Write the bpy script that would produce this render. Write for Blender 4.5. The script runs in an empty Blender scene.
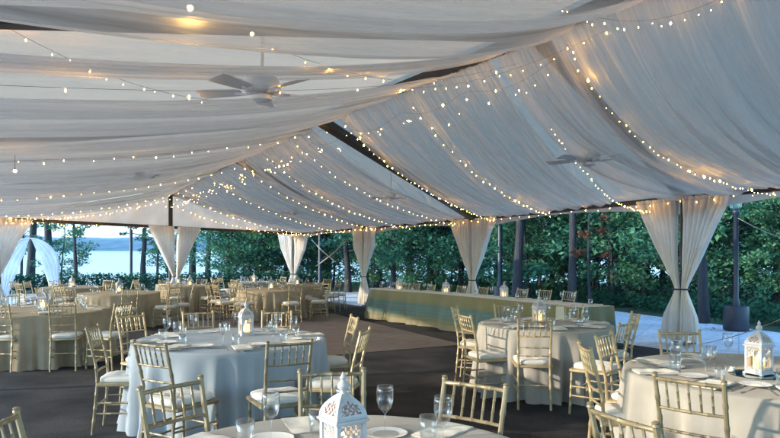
import bpy, math, random
from mathutils import Vector, noise
random.seed(11)
sc = bpy.context.scene
COL = sc.collection
PI = math.pi
SL = -0.0224            # fall of the floor away from the camera
HC = 1.47               # camera height
F = 670.0
def at(px, d, z=0.0):   # photo column at a distance
    return Vector(((px-390)*d/F, d, z))
def pix(px,py,d): return Vector(((px-390)*d/F, d, HC-(py-262)*d/F))
def lerp(a, b, t): return a+(b-a)*t
def vl(a, b, t): return tuple(a[i]+(b[i]-a[i])*t for i in range(len(a)))
def interp(tab, x):
    if x <= tab[0][0]: return tab[0][1]
    for (a, b), (c, d) in zip(tab, tab[1:]):
        if x <= c: return lerp(b, d, (x-a)/(c-a))
    return tab[-1][1]
# ------------------------------------------------------------------ materials
def new_mat(name):
    m = bpy.data.materials.new(name); m.use_nodes = True
    nt = m.node_tree; nt.nodes.clear()
    return m, nt, nt.nodes.new('ShaderNodeOutputMaterial')
def N(nt, t, **kw):
    n = nt.nodes.new(t)
    for k, v in kw.items():
        if k in n.inputs: n.inputs[k].default_value = v
        else: setattr(n, k, v)
    return n
def rgb(c): return (c[0], c[1], c[2], 1)
def coloured(nt, c1, c2, scale=5, detail=5, stretch=(1,1,1), lo=.35, hi=.65, coord='Object'):
    tc = N(nt, 'ShaderNodeTexCoord'); mp = N(nt, 'ShaderNodeMapping'); mp.inputs['Scale'].default_value = stretch
    nt.links.new(tc.outputs[coord], mp.inputs[0])
    no = N(nt, 'ShaderNodeTexNoise', Scale=scale, Detail=detail); nt.links.new(mp.outputs[0], no.inputs['Vector'])
    r = N(nt, 'ShaderNodeValToRGB'); nt.links.new(no.outputs[0], r.inputs[0])
    r.color_ramp.elements[0].position = lo; r.color_ramp.elements[1].position = hi
    r.color_ramp.elements[0].color = rgb(c1); r.color_ramp.elements[1].color = rgb(c2)
    return r.outputs[0], no, mp
def pbr(name, c1, c2=None, rough=.6, metal=0, scale=6, bump=0, bscale=60, spec=.5, stretch=(1,1,1), dist=.01, emit=None, **kw):
    m, nt, out = new_mat(name)
    c2 = c2 or tuple(x*.8 for x in c1)
    col, no, mp = coloured(nt, c1, c2, scale, stretch=stretch)
    b = N(nt, 'ShaderNodeBsdfPrincipled', Roughness=rough, Metallic=metal)
    b.inputs['Specular IOR Level'].default_value = spec
    for k, v in kw.items(): b.inputs[k.replace('_', ' ')].default_value = v
    nt.links.new(col, b.inputs['Base Color'])
    if bump:
        n2 = N(nt, 'ShaderNodeTexNoise', Scale=bscale, Detail=4); nt.links.new(mp.outputs[0], n2.inputs['Vector'])
        bp = N(nt, 'ShaderNodeBump', Strength=bump, Distance=dist); nt.links.new(n2.outputs[0], bp.inputs['Height'])
        nt.links.new(bp.outputs[0], b.inputs['Normal'])
    if emit:
        b.inputs['Emission Color'].default_value = rgb(emit[0]); b.inputs['Emission Strength'].default_value = emit[1]
    nt.links.new(b.outputs[0], out.inputs[0])
    return m
def cloth_mat(name, c1, c2, trans=.3, scale=3, bump=.25, bscale=250, sheer=0, stretch=(1,1,1), tcol=None):
    m, nt, out = new_mat(name)
    col, no, mp = coloured(nt, c1, c2, scale, stretch=stretch)
    d = N(nt, 'ShaderNodeBsdfDiffuse', Roughness=.5); nt.links.new(col, d.inputs[0])
    n2 = N(nt, 'ShaderNodeTexNoise', Scale=bscale, Detail=3); nt.links.new(mp.outputs[0], n2.inputs['Vector'])
    bp = N(nt, 'ShaderNodeBump', Strength=bump, Distance=.004); nt.links.new(n2.outputs[0], bp.inputs['Height'])
    nt.links.new(bp.outputs[0], d.inputs['Normal'])
    s = d.outputs[0]
    if trans:
        t = N(nt, 'ShaderNodeBsdfTranslucent')
        if tcol: t.inputs[0].default_value = rgb(tcol)
        else: nt.links.new(col, t.inputs[0])
        mx = N(nt, 'ShaderNodeMixShader'); mx.inputs[0].default_value = trans
        nt.links.new(s, mx.inputs[1]); nt.links.new(t.outputs[0], mx.inputs[2]); s = mx.outputs[0]
    if sheer:
        tr = N(nt, 'ShaderNodeBsdfTransparent')
        mx = N(nt, 'ShaderNodeMixShader'); mx.inputs[0].default_value = sheer
        nt.links.new(s, mx.inputs[1]); nt.links.new(tr.outputs[0], mx.inputs[2]); s = mx.outputs[0]
    nt.links.new(s, out.inputs[0])
    return m
def glass_mat(name, tint=(.97,.98,.985)):
    m, nt, out = new_mat(name)
    lw = N(nt, 'ShaderNodeLayerWeight', Blend=.35)
    t = N(nt, 'ShaderNodeBsdfTransparent'); t.inputs[0].default_value = rgb(tint)
    g = N(nt, 'ShaderNodeBsdfGlossy', Roughness=.03)
    no = N(nt, 'ShaderNodeTexNoise', Scale=30); bp = N(nt, 'ShaderNodeBump', Strength=.05)
    nt.links.new(no.outputs[0], bp.inputs['Height']); nt.links.new(bp.outputs[0], g.inputs['Normal'])
    mr = N(nt, 'ShaderNodeMapRange'); mr.inputs['To Min'].default_value = .03; mr.inputs['To Max'].default_value = .6
    nt.links.new(lw.outputs['Facing'], mr.inputs[0])
    mx = N(nt, 'ShaderNodeMixShader'); nt.links.new(mr.outputs[0], mx.inputs[0])
    nt.links.new(t.outputs[0], mx.inputs[1]); nt.links.new(g.outputs[0], mx.inputs[2])
    nt.links.new(mx.outputs[0], out.inputs[0])
    return m
def leaf_mat(name, c1, c2, c3):
    m, nt, out = new_mat(name)
    g = N(nt, 'ShaderNodeNewGeometry'); r = N(nt, 'ShaderNodeValToRGB')
    r.color_ramp.elements[0].color = rgb(c1); r.color_ramp.elements[1].color = rgb(c3)
    e = r.color_ramp.elements.new(.5); e.color = rgb(c2)
    tc = N(nt, 'ShaderNodeTexCoord'); no = N(nt, 'ShaderNodeTexNoise', Scale=.9, Detail=2)
    nt.links.new(tc.outputs['Object'], no.inputs['Vector'])
    ma = N(nt, 'ShaderNodeMath', operation='MULTIPLY_ADD'); ma.inputs[1].default_value = .5
    nt.links.new(g.outputs['Random Per Island'], ma.inputs[0])
    m2 = N(nt, 'ShaderNodeMath', operation='MULTIPLY_ADD'); m2.inputs[1].default_value = 1.4; m2.inputs[2].default_value = -.45
    nt.links.new(no.outputs[0], m2.inputs[0]); nt.links.new(m2.outputs[0], ma.inputs[2])
    nt.links.new(ma.outputs[0], r.inputs[0])
    d = N(nt, 'ShaderNodeBsdfDiffuse'); t = N(nt, 'ShaderNodeBsdfTranslucent')
    nt.links.new(r.outputs[0], d.inputs[0]); nt.links.new(r.outputs[0], t.inputs[0])
    mx = N(nt, 'ShaderNodeMixShader'); mx.inputs[0].default_value = .35
    nt.links.new(d.outputs[0], mx.inputs[1]); nt.links.new(t.outputs[0], mx.inputs[2])
    nt.links.new(mx.outputs[0], out.inputs[0])
    return m
M = {}
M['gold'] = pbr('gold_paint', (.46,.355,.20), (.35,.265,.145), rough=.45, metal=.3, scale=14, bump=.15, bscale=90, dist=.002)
M['gold_shaded'] = pbr('shaded_gold_paint', (.29,.235,.14), (.20,.16,.095), rough=.44, metal=.25, scale=14, bump=.15, bscale=90, dist=.002)  # same chair gold, the shade on the near chairs put into its colour
M['cushion'] = cloth_mat('cushion_fabric', (.66,.63,.57), (.58,.55,.49), trans=0, scale=8, bscale=400)
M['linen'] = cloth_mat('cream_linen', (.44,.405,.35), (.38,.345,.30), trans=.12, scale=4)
M['linen_shaded'] = cloth_mat('blue_shaded_linen', (.39,.425,.45), (.34,.375,.40), trans=.12, scale=4)  # cool skylit shade on the cloth is put into its base colour
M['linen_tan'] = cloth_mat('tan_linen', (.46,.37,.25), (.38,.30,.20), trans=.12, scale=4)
M['napkin'] = cloth_mat('napkin_linen', (.66,.61,.52), (.58,.53,.45), trans=0, scale=20)
def voile_mat():
    m, nt, out = new_mat('white_voile')
    tc=N(nt,'ShaderNodeTexCoord'); mp=N(nt,'ShaderNodeMapping'); mp.inputs['Scale'].default_value=(1,.035,1); nt.links.new(tc.outputs['UV'],mp.inputs[0])
    no=N(nt,'ShaderNodeTexNoise',Scale=34,Detail=7,Roughness=.66); nt.links.new(mp.outputs[0],no.inputs['Vector'])
    n2=N(nt,'ShaderNodeTexNoise',Scale=90,Detail=3); nt.links.new(mp.outputs[0],n2.inputs['Vector'])
    r=N(nt,'ShaderNodeValToRGB'); nt.links.new(no.outputs[0],r.inputs[0])
    r.color_ramp.elements[0].position=.36; r.color_ramp.elements[1].position=.64
    r.color_ramp.elements[0].color=rgb((.80,.79,.79)); r.color_ramp.elements[1].color=rgb((.985,.985,.985))  # streaks: denser gathered voile, plus light and shade of pleats put into the colour
    d=N(nt,'ShaderNodeBsdfDiffuse'); t=N(nt,'ShaderNodeBsdfTranslucent'); tr=N(nt,'ShaderNodeBsdfTransparent')
    nt.links.new(r.outputs[0],d.inputs[0]); nt.links.new(r.outputs[0],t.inputs[0])
    ad=N(nt,'ShaderNodeMath',operation='ADD'); nt.links.new(no.outputs[0],ad.inputs[0]); nt.links.new(n2.outputs[0],ad.inputs[1])
    bp=N(nt,'ShaderNodeBump',Strength=.42,Distance=.045); nt.links.new(ad.outputs[0],bp.inputs['Height']); nt.links.new(bp.outputs[0],d.inputs['Normal']); nt.links.new(bp.outputs[0],t.inputs['Normal'])
    mx=N(nt,'ShaderNodeMixShader'); mx.inputs[0].default_value=.52; nt.links.new(d.outputs[0],mx.inputs[1]); nt.links.new(t.outputs[0],mx.inputs[2])
    mr=N(nt,'ShaderNodeMapRange'); mr.inputs['From Min'].default_value=.35; mr.inputs['From Max'].default_value=.65; mr.inputs['To Min'].default_value=.58; mr.inputs['To Max'].default_value=.10; nt.links.new(no.outputs[0],mr.inputs[0])
    m2=N(nt,'ShaderNodeMixShader'); nt.links.new(mr.outputs[0],m2.inputs[0]); nt.links.new(mx.outputs[0],m2.inputs[1]); nt.links.new(tr.outputs[0],m2.inputs[2]); nt.links.new(m2.outputs[0],out.inputs[0])
    return m
M['drape'] = voile_mat()
def canopy_mat():
    m, nt, out = new_mat('canopy_vinyl')
    col, no, mp = coloured(nt, (.56,.50,.43), (.46,.41,.35), .7, 6)
    tc=N(nt,'ShaderNodeTexCoord'); sx=N(nt,'ShaderNodeSeparateXYZ'); nt.links.new(tc.outputs['UV'],sx.inputs[0])
    a=N(nt,'ShaderNodeMath',operation='MULTIPLY'); a.inputs[1].default_value=15; nt.links.new(sx.outputs[0],a.inputs[0])
    f=N(nt,'ShaderNodeMath',operation='FRACT'); nt.links.new(a.outputs[0],f.inputs[0])
    l=N(nt,'ShaderNodeMath',operation='LESS_THAN'); l.inputs[1].default_value=.035; nt.links.new(f.outputs[0],l.inputs[0])
    mc=N(nt,'ShaderNodeMix'); mc.data_type='RGBA'; mc.blend_type='MULTIPLY'; nt.links.new(l.outputs[0],mc.inputs[0]); nt.links.new(col,mc.inputs[6]); mc.inputs[7].default_value=(.72,.70,.68,1)
    mw=N(nt,'ShaderNodeMapping'); mw.inputs['Scale'].default_value=(60,5,1); nt.links.new(tc.outputs['UV'],mw.inputs[0])
    n2=N(nt,'ShaderNodeTexNoise',Scale=1.3,Detail=5); n2.inputs['Distortion'].default_value=.6; nt.links.new(mw.outputs[0],n2.inputs['Vector'])
    bp=N(nt,'ShaderNodeBump',Strength=.5,Distance=.12); nt.links.new(n2.outputs[0],bp.inputs['Height'])
    d=N(nt,'ShaderNodeBsdfDiffuse'); t=N(nt,'ShaderNodeBsdfTranslucent'); t.inputs[0].default_value=rgb((.60,.46,.32))
    nt.links.new(mc.outputs[2],d.inputs[0]); nt.links.new(bp.outputs[0],d.inputs['Normal']); nt.links.new(bp.outputs[0],t.inputs['Normal'])
    mx=N(nt,'ShaderNodeMixShader'); mx.inputs[0].default_value=.38; nt.links.new(d.outputs[0],mx.inputs[1]); nt.links.new(t.outputs[0],mx.inputs[2]); nt.links.new(mx.outputs[0],out.inputs[0])
    return m
M['canopy'] = canopy_mat()
M['valance'] = cloth_mat('valance_vinyl', (.60,.58,.54), (.50,.48,.45), trans=.26, scale=1.6, bump=.6, bscale=5)
M['curtain'] = cloth_mat('curtain_fabric', (.88,.85,.80), (.80,.77,.72), trans=.38, scale=3, bump=.3, bscale=200)
M['dark'] = pbr('dark_bronze_metal', (.022,.02,.02), (.035,.03,.028), rough=.45, metal=.3, scale=5)
M['iron'] = pbr('navy_black_iron', (.010,.015,.028), (.018,.023,.036), rough=.45, scale=5, bump=.2)
M['white_paint'] = pbr('white_enamel', (.52,.53,.54), (.45,.45,.45), rough=.42, scale=18, bump=.1, bscale=60, dist=.002)
M['fan_white'] = pbr('fan_enamel', (.78,.79,.78), (.72,.72,.71), rough=.4, scale=6)
M['candle'] = pbr('candle_wax', (.85,.62,.32), (.80,.55,.26), rough=.5, scale=9, emit=((1,.55,.18), .55))
M['flame'] = pbr('flame', (1,.8,.4), (1,.7,.3), emit=((1,.62,.25), 12))
M['bulb'] = pbr('lit_bulb', (1,.8,.4), (1,.75,.35), emit=((1,.47,.055), 50))
M['globe'] = pbr('lit_globe', (1,.8,.4), (1,.75,.35), emit=((1,.55,.12), 45))
M['wire'] = pbr('thin_wire', (.16,.15,.13), (.12,.11,.10), rough=.6)
M['rope'] = pbr('rope', (.32,.28,.22), (.32,.27,.19), rough=.8, scale=40)
M['silver'] = pbr('cutlery_steel', (.5,.5,.5), (.4,.4,.4), rough=.22, metal=1, scale=30)
M['amber'] = pbr('rose_backing_panel', (.50,.30,.22), (.20,.15,.14), rough=.5, scale=60)
M['mirror'] = pbr('mirror_disc', (.10,.14,.12), (.09,.12,.11), rough=.04, metal=1, scale=3)
M['plate'] = pbr('porcelain', (.74,.73,.70), (.70,.69,.66), rough=.18, scale=3)
M['card'] = pbr('menu_card', (.72,.66,.50), (.66,.60,.45), rough=.7, scale=30)
M['glass'] = glass_mat('clear_glass')
M['arch'] = cloth_mat('arch_voile', (.80,.84,.88), (.70,.75,.80), trans=.45, scale=2, sheer=.12)
M['bark'] = pbr('bark', (.020,.020,.023), (.040,.039,.043), rough=.9, scale=3, bump=.8, bscale=9, dist=.05, stretch=(2,2,.5))
M['leaf_dark'] = leaf_mat('oak_leaves', (.020,.08,.055), (.065,.21,.125), (.18,.40,.23))
M['leaf_mid'] = leaf_mat('maple_leaves', (.032,.10,.06), (.09,.24,.125), (.22,.43,.22))
M['leaf_pine'] = leaf_mat('pine_needles', (.016,.07,.062), (.045,.155,.125), (.11,.27,.20))
M['leaf_rust'] = leaf_mat('withered_leaves', (.09,.045,.03), (.16,.08,.05), (.22,.12,.08))
M['under'] = leaf_mat('undergrowth_leaves', (.014,.055,.035), (.034,.11,.06), (.08,.18,.09))
M['plaza'] = pbr('pale_concrete', (.68,.68,.68), (.60,.60,.60), rough=.8, scale=.7, bump=.3, bscale=20, dist=.004)
def plaza_mat():
    m, nt, out = new_mat('pale_concrete_slabs')
    col, no, mp = coloured(nt, (.70,.70,.70), (.52,.52,.52), .8, 8)
    br=N(nt,'ShaderNodeTexBrick',Scale=1.0); br.offset=0; br.inputs['Brick Width'].default_value=1.8; br.inputs['Row Height'].default_value=1.8; br.inputs['Mortar Size'].default_value=.012
    br.inputs['Color1'].default_value=rgb((1,1,1)); br.inputs['Color2'].default_value=rgb((.92,.92,.92)); br.inputs['Mortar'].default_value=rgb((.72,.71,.70))
    ro=N(nt,'ShaderNodeMapping'); ro.inputs['Rotation'].default_value=(0,0,.48); nt.links.new(mp.outputs[0],ro.inputs[0]); nt.links.new(ro.outputs[0],br.inputs[0])
    n2=N(nt,'ShaderNodeTexNoise',Scale=9,Detail=8,Roughness=.7); nt.links.new(mp.outputs[0],n2.inputs['Vector'])
    r=N(nt,'ShaderNodeValToRGB'); r.color_ramp.elements[0].position=.34; r.color_ramp.elements[1].position=.5; r.color_ramp.elements[0].color=rgb((.62,.60,.57)); nt.links.new(n2.outputs[0],r.inputs[0])
    m1=N(nt,'ShaderNodeMix'); m1.data_type='RGBA'; m1.blend_type='MULTIPLY'; m1.inputs[0].default_value=1; nt.links.new(col,m1.inputs[6]); nt.links.new(br.outputs[0],m1.inputs[7])
    m2=N(nt,'ShaderNodeMix'); m2.data_type='RGBA'; m2.blend_type='MULTIPLY'; m2.inputs[0].default_value=1; nt.links.new(m1.outputs[2],m2.inputs[6]); nt.links.new(r.outputs[0],m2.inputs[7])
    b=N(nt,'ShaderNodeBsdfPrincipled',Roughness=.85); nt.links.new(m2.outputs[2],b.inputs['Base Color'])
    bp=N(nt,'ShaderNodeBump',Strength=.4,Distance=.005); nt.links.new(n2.outputs[0],bp.inputs['Height']); nt.links.new(bp.outputs[0],b.inputs['Normal'])
    nt.links.new(b.outputs[0],out.inputs[0]); return m
M['plaza']=plaza_mat()
M['grass'] = pbr('lawn', (.03,.06,.022), (.05,.08,.03), rough=.95, scale=.5, bump=.6, bscale=30, dist=.04)
M['hill'] = pbr('wooded_hill', (.022,.05,.03), (.04,.075,.045), rough=1, scale=.02, bump=1, bscale=.05, dist=12)
def carpet_mat():
    m, nt, out = new_mat('charcoal_carpet')
    col, no, mp = coloured(nt, (.015,.014,.014), (.044,.040,.038), 1.4, 8)
    n2 = N(nt, 'ShaderNodeTexNoise', Scale=90, Detail=5, Roughness=.7); nt.links.new(mp.outputs[0], n2.inputs['Vector'])
    mp2 = N(nt, 'ShaderNodeMapping'); mp2.inputs['Scale'].default_value = (3,60,1); mp2.inputs['Rotation'].default_value = (0,0,.5)
    nt.links.new(mp.outputs[0], mp2.inputs[0])
    n3 = N(nt, 'ShaderNodeTexNoise', Scale=1.2, Detail=4); nt.links.new(mp2.outputs[0], n3.inputs['Vector'])
    mr = N(nt, 'ShaderNodeMapRange'); mr.inputs['From Min'].default_value=.3; mr.inputs['From Max'].default_value=.7; mr.inputs['To Min'].default_value=.35; mr.inputs['To Max'].default_value=1.9
    nt.links.new(n2.outputs[0], mr.inputs[0])
    mr3 = N(nt, 'ShaderNodeMapRange'); mr3.inputs['To Min'].default_value=.7; mr3.inputs['To Max'].default_value=1.35
    nt.links.new(n3.outputs[0], mr3.inputs[0])
    mu = N(nt, 'ShaderNodeMath', operation='MULTIPLY'); nt.links.new(mr.outputs[0], mu.inputs[0]); nt.links.new(mr3.outputs[0], mu.inputs[1])
    sc_ = N(nt, 'ShaderNodeVectorMath', operation='SCALE'); nt.links.new(col, sc_.inputs[0]); nt.links.new(mu.outputs[0], sc_.inputs['Scale'])
    b = N(nt, 'ShaderNodeBsdfPrincipled', Roughness=.95); b.inputs['Specular IOR Level'].default_value=.15
    nt.links.new(sc_.outputs[0], b.inputs['Base Color'])
    bp = N(nt, 'ShaderNodeBump', Strength=.6, Distance=.004); nt.links.new(n2.outputs[0], bp.inputs['Height']); nt.links.new(bp.outputs[0], b.inputs['Normal'])
    nt.links.new(b.outputs[0], out.inputs[0]); return m
M['carpet'] = carpet_mat()
def parquet_mat():
    m, nt, out = new_mat('dance_floor_wood')
    tc = N(nt, 'ShaderNodeTexCoord'); mp = N(nt, 'ShaderNodeMapping'); mp.inputs['Rotation'].default_value=(0,0,.53)
    nt.links.new(tc.outputs['Object'], mp.inputs[0])
    br = N(nt, 'ShaderNodeTexBrick', Scale=1.0); br.inputs['Brick Width'].default_value=.9; br.inputs['Row Height'].default_value=.09
    br.inputs['Color1'].default_value=rgb((.15,.118,.108)); br.inputs['Color2'].default_value=rgb((.115,.09,.082)); br.inputs['Mortar'].default_value=rgb((.07,.045,.04)); br.inputs['Mortar Size'].default_value=.004
    nt.links.new(mp.outputs[0], br.inputs[0])
    b = N(nt, 'ShaderNodeBsdfPrincipled', Roughness=.42); nt.links.new(br.outputs[0], b.inputs['Base Color'])
    b2 = N(nt, 'ShaderNodeTexBrick', Scale=1.0); b2.offset=0; b2.inputs['Brick Width'].default_value=.92; b2.inputs['Row Height'].default_value=.92; b2.inputs['Mortar Size'].default_value=.008
    b2.inputs['Color1'].default_value=rgb((1,1,1)); b2.inputs['Color2'].default_value=rgb((.74,.72,.70)); b2.inputs['Mortar'].default_value=rgb((.35,.35,.35)); nt.links.new(mp.outputs[0], b2.inputs[0])
    mm=N(nt,'ShaderNodeMix'); mm.data_type='RGBA'; mm.blend_type='MULTIPLY'; mm.inputs[0].default_value=1; nt.links.new(br.outputs[0],mm.inputs[6]); nt.links.new(b2.outputs[0],mm.inputs[7]); nt.links.new(mm.outputs[2],b.inputs['Base Color'])
    no = N(nt, 'ShaderNodeTexNoise', Scale=4, Detail=4); nt.links.new(mp.outputs[0], no.inputs['Vector'])
    mr = N(nt, 'ShaderNodeMapRange'); mr.inputs['To Min'].default_value=.3; mr.inputs['To Max'].default_value=.55; nt.links.new(no.outputs[0], mr.inputs[0]); nt.links.new(mr.outputs[0], b.inputs['Roughness'])
    nt.links.new(b.outputs[0], out.inputs[0]); return m
M['parquet'] = parquet_mat()
def stripe_mat():
    m, nt, out = new_mat('striped_runner_cloth')
    tc = N(nt, 'ShaderNodeTexCoord'); sx = N(nt, 'ShaderNodeSeparateXYZ'); nt.links.new(tc.outputs['UV'], sx.inputs[0])
    no = N(nt, 'ShaderNodeTexNoise', Scale=3, Detail=3); nt.links.new(tc.outputs['Object'], no.inputs['Vector'])
    ma = N(nt, 'ShaderNodeMath', operation='MULTIPLY_ADD'); ma.inputs[1].default_value=.05; nt.links.new(no.outputs[0], ma.inputs[0]); nt.links.new(sx.outputs[1], ma.inputs[2])
    r = N(nt, 'ShaderNodeValToRGB'); r.color_ramp.interpolation='LINEAR'
    nt.links.new(ma.outputs[0], r.inputs[0])
    stops = [(0,(0.144,0.117,0.046)),(.16,(0.161,0.130,0.049)),(.20,(0.096,0.094,0.026)),(.29,(0.104,0.105,0.029)),(.31,(0.029,0.085,0.074)),(.37,(0.032,0.098,0.089)),(.385,(0.133,0.121,0.034)),(.40,(0.029,0.089,0.086)),(.47,(0.029,0.089,0.086)),(.485,(0.133,0.121,0.034)),(.50,(0.029,0.089,0.086)),(.57,(0.032,0.098,0.094)),(.585,(0.133,0.121,0.034)),(.60,(0.026,0.085,0.081)),(.68,(0.032,0.093,0.081)),(.70,(0.101,0.098,0.022)),(.78,(0.120,0.105,0.026)),(1,(0.133,0.113,0.031))]
    els = r.color_ramp.elements
    els[0].position=0; els[0].color=rgb(stops[0][1]); els[1].position=1; els[1].color=rgb(stops[-1][1])
    for p, c in stops[1:-1]:
        e = els.new(p); e.color=rgb(c)
    d = N(nt, 'ShaderNodeBsdfPrincipled', Roughness=.6); nt.links.new(r.outputs[0], d.inputs['Base Color'])
    d.inputs['Sheen Weight'].default_value=.3
    n2 = N(nt, 'ShaderNodeTexNoise', Scale=220); nt.links.new(tc.outputs['Object'], n2.inputs['Vector'])
    bp = N(nt, 'ShaderNodeBump', Strength=.3, Distance=.004); nt.links.new(n2.outputs[0], bp.inputs['Height']); nt.links.new(bp.outputs[0], d.inputs['Normal'])
    nt.links.new(d.outputs[0], out.inputs[0]); return m
M['stripe'] = stripe_mat()
def water_mat():
    m, nt, out = new_mat('lake_water')
    b = N(nt, 'ShaderNodeBsdfPrincipled', Roughness=.22); b.inputs['Base Color'].default_value=rgb((.22,.28,.30)); b.inputs['IOR'].default_value=1.33
    tc = N(nt, 'ShaderNodeTexCoord'); mp = N(nt, 'ShaderNodeMapping'); mp.inputs['Scale'].default_value=(.5,1.2,1); nt.links.new(tc.outputs['Object'], mp.inputs[0])
    no = N(nt, 'ShaderNodeTexNoise', Scale=.8, Detail=4); nt.links.new(mp.outputs[0], no.inputs['Vector'])
    bp = N(nt, 'ShaderNodeBump', Strength=.25, Distance=.05); nt.links.new(no.outputs[0], bp.inputs['Height']); nt.links.new(bp.outputs[0], b.inputs['Normal'])
    nt.links.new(b.outputs[0], out.inputs[0]); return m
M['water'] = water_mat()

# ------------------------------------------------------------------ mesh builder
def tag(o, label=None, cat=None, group=None, kind=None):
    if label: o['label'] = label
    if cat: o['category'] = cat
    if group: o['group'] = group
    if kind: o['kind'] = kind
    return o
def empty(name, loc, rz=0, label=None, cat=None, group=None, shear=True):
    o = bpy.data.objects.new(name, None); COL.objects.link(o)
    o.empty_display_size = .1
    l = Vector(loc)
    if shear: l.z += SL*l.y
    o.location = l; o.rotation_euler = (0,0,rz)
    return tag(o, label, cat, group)
class MB:
    def __init__(s): s.v=[]; s.f=[]; s.uv={}
    def add(s, vs, fs):
        b=len(s.v); s.v += [tuple(v) for v in vs]; s.f += [tuple(i+b for i in f) for f in fs]; return s
    def box(s, c, size, rz=0, bev=0, taper=1):
        x,y,z = [q/2 for q in size]; cs, sn = math.cos(rz), math.sin(rz)
        vs=[]
        if bev:
            rows=[(-z,x-bev,y-bev),(-z+bev,x,y),(z-bev,x*taper,y*taper),(z,x*taper-bev,y*taper-bev)]
        else: rows=[(-z,x,y),(z,x*taper,y*taper)]
        for (zz,a,b) in rows:
            k = bev*.6
            for (sx,sy) in ((-1,-1),(1,-1),(1,1),(-1,1)):
                px,py = sx*a, sy*b
                vs.append((c[0]+px*cs-py*sn, c[1]+px*sn+py*cs, c[2]+zz))
        fs=[(3,2,1,0)]; n=len(rows)
        for r in range(n-1):
            for i in range(4):
                j=(i+1)%4; fs.append((r*4+i,r*4+j,r*4+4+j,r*4+4+i))
        fs.append(tuple(range(n*4-4,n*4)))
        return s.add(vs,fs)
    def tube(s, pts, r, n=8, cap=True):
        pts=[Vector(p) for p in pts]; m=len(pts)
        rs = r if isinstance(r,(list,tuple)) else [r]*m
        up=None; vs=[]
        for i,p in enumerate(pts):
            t = (pts[min(i+1,m-1)]-pts[max(i-1,0)]).normalized()
            if up is None:
                up = Vector((0,0,1)) if abs(t.z)<.9 else Vector((1,0,0))
            a = t.cross(up)
            if a.length<1e-5: a=t.cross(Vector((1,0,.1)))
            a.normalize(); b=t.cross(a).normalized(); up = a.cross(t)*1.0
            up = -b if up.dot(-b)>0 else b
            for k in range(n):
                an=2*PI*k/n
                vs.append(p+(a*math.cos(an)+up*math.sin(an))*rs[i])
        fs=[]
        for i in range(m-1):
            for k in range(n):
                l=(k+1)%n; fs.append((i*n+k,i*n+l,i*n+n+l,i*n+n+k))
        if cap: fs.append(tuple(range(n))[::-1]); fs.append(tuple(range((m-1)*n,m*n)))
        return s.add(vs,fs)
    def lathe(s, prof, n=20, c=(0,0,0), cap=True, sq=False):
        vs=[]; 
        for (r,z) in prof:
            for k in range(n):
                a=2*PI*k/n
                vs.append((c[0]+r*math.cos(a), c[1]+r*math.sin(a), c[2]+z))
        fs=[]
        for i in range(len(prof)-1):
            for k in range(n):
                l=(k+1)%n; fs.append((i*n+k,i*n+l,i*n+n+l,i*n+n+k))
        if cap:
            if prof[0][0]>1e-4: fs.append(tuple(range(n))[::-1])
            if prof[-1][0]>1e-4: fs.append(tuple(range((len(prof)-1)*n,len(prof)*n)))
        return s.add(vs,fs)
    def grid(s, fn, nu, nv, closed=False, uv=False):
        b=len(s.v); cols = nu if closed else nu+1
        for j in range(nv+1):
            for i in range(cols):
                s.v.append(tuple(fn(i/nu, j/nv)))
        for j in range(nv):
            for i in range(nu):
                k=(i+1)%cols if closed else i+1
                f=(b+j*cols+i,b+j*cols+k,b+(j+1)*cols+k,b+(j+1)*cols+i)
                if uv: s.uv[len(s.f)] = ((i/nu,j/nv),((i+1)/nu,j/nv),((i+1)/nu,(j+1)/nv),(i/nu,(j+1)/nv))
                s.f.append(f)
        return s
    def build(s, name, mat, parent=None, world=False, smooth=True, mods=None, sheared=True):
        """world: verts are scene coordinates; the floor's fall is applied and the parent's place taken off"""
        me=bpy.data.meshes.new(name)
        vs=s.v
        if world:
            o0 = parent.location if parent else Vector((0,0,0))
            k = SL if sheared else 0
            vs=[(x-o0[0], y-o0[1], z+k*y-o0[2]) for x,y,z in vs]
        me.from_pydata(vs,[],s.f)
        if s.uv:
            ul=me.uv_layers.new()
            for p in me.polygons:
                u=s.uv.get(p.index)
                if u:
                    for li,c in zip(p.loop_indices,u): ul.data[li].uv=c
        if smooth:
            me.polygons.foreach_set('use_smooth',[True]*len(me.polygons))
            if smooth != 'all':
                try: me.set_sharp_from_angle(angle=math.radians(42))
                except Exception: pass
        me.materials.append(mat)
        o=bpy.data.objects.new(name,me); COL.objects.link(o)
        if parent: o.parent=parent
        return o
def one(name, mb, mat, loc, label, cat, group=None, rz=0, kind=None, shear=True, smooth=True):
    o = mb.build(name, mat, smooth=smooth)
    l=Vector(loc); 
    if shear: l.z += SL*l.y
    o.location=l; o.rotation_euler=(0,0,rz)
    return tag(o,label,cat,group,kind)
def copy_tree(o, parent=None):
    c=o.copy(); COL.objects.link(c); c.parent=parent
    for ch in list(o.children): copy_tree(ch,c)
    return c
def place(proto, first, loc, rz, label, group=None, s=1):
    o = proto if first else copy_tree(proto)
    l=Vector(loc); l.z += SL*l.y
    o.location=l; o.rotation_euler=(0,0,rz); o['label']=label
    if s!=1: o.scale=(s,s,s)
    if group: o['group']=group
    elif 'group' in o: del o['group']
    return o

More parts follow.
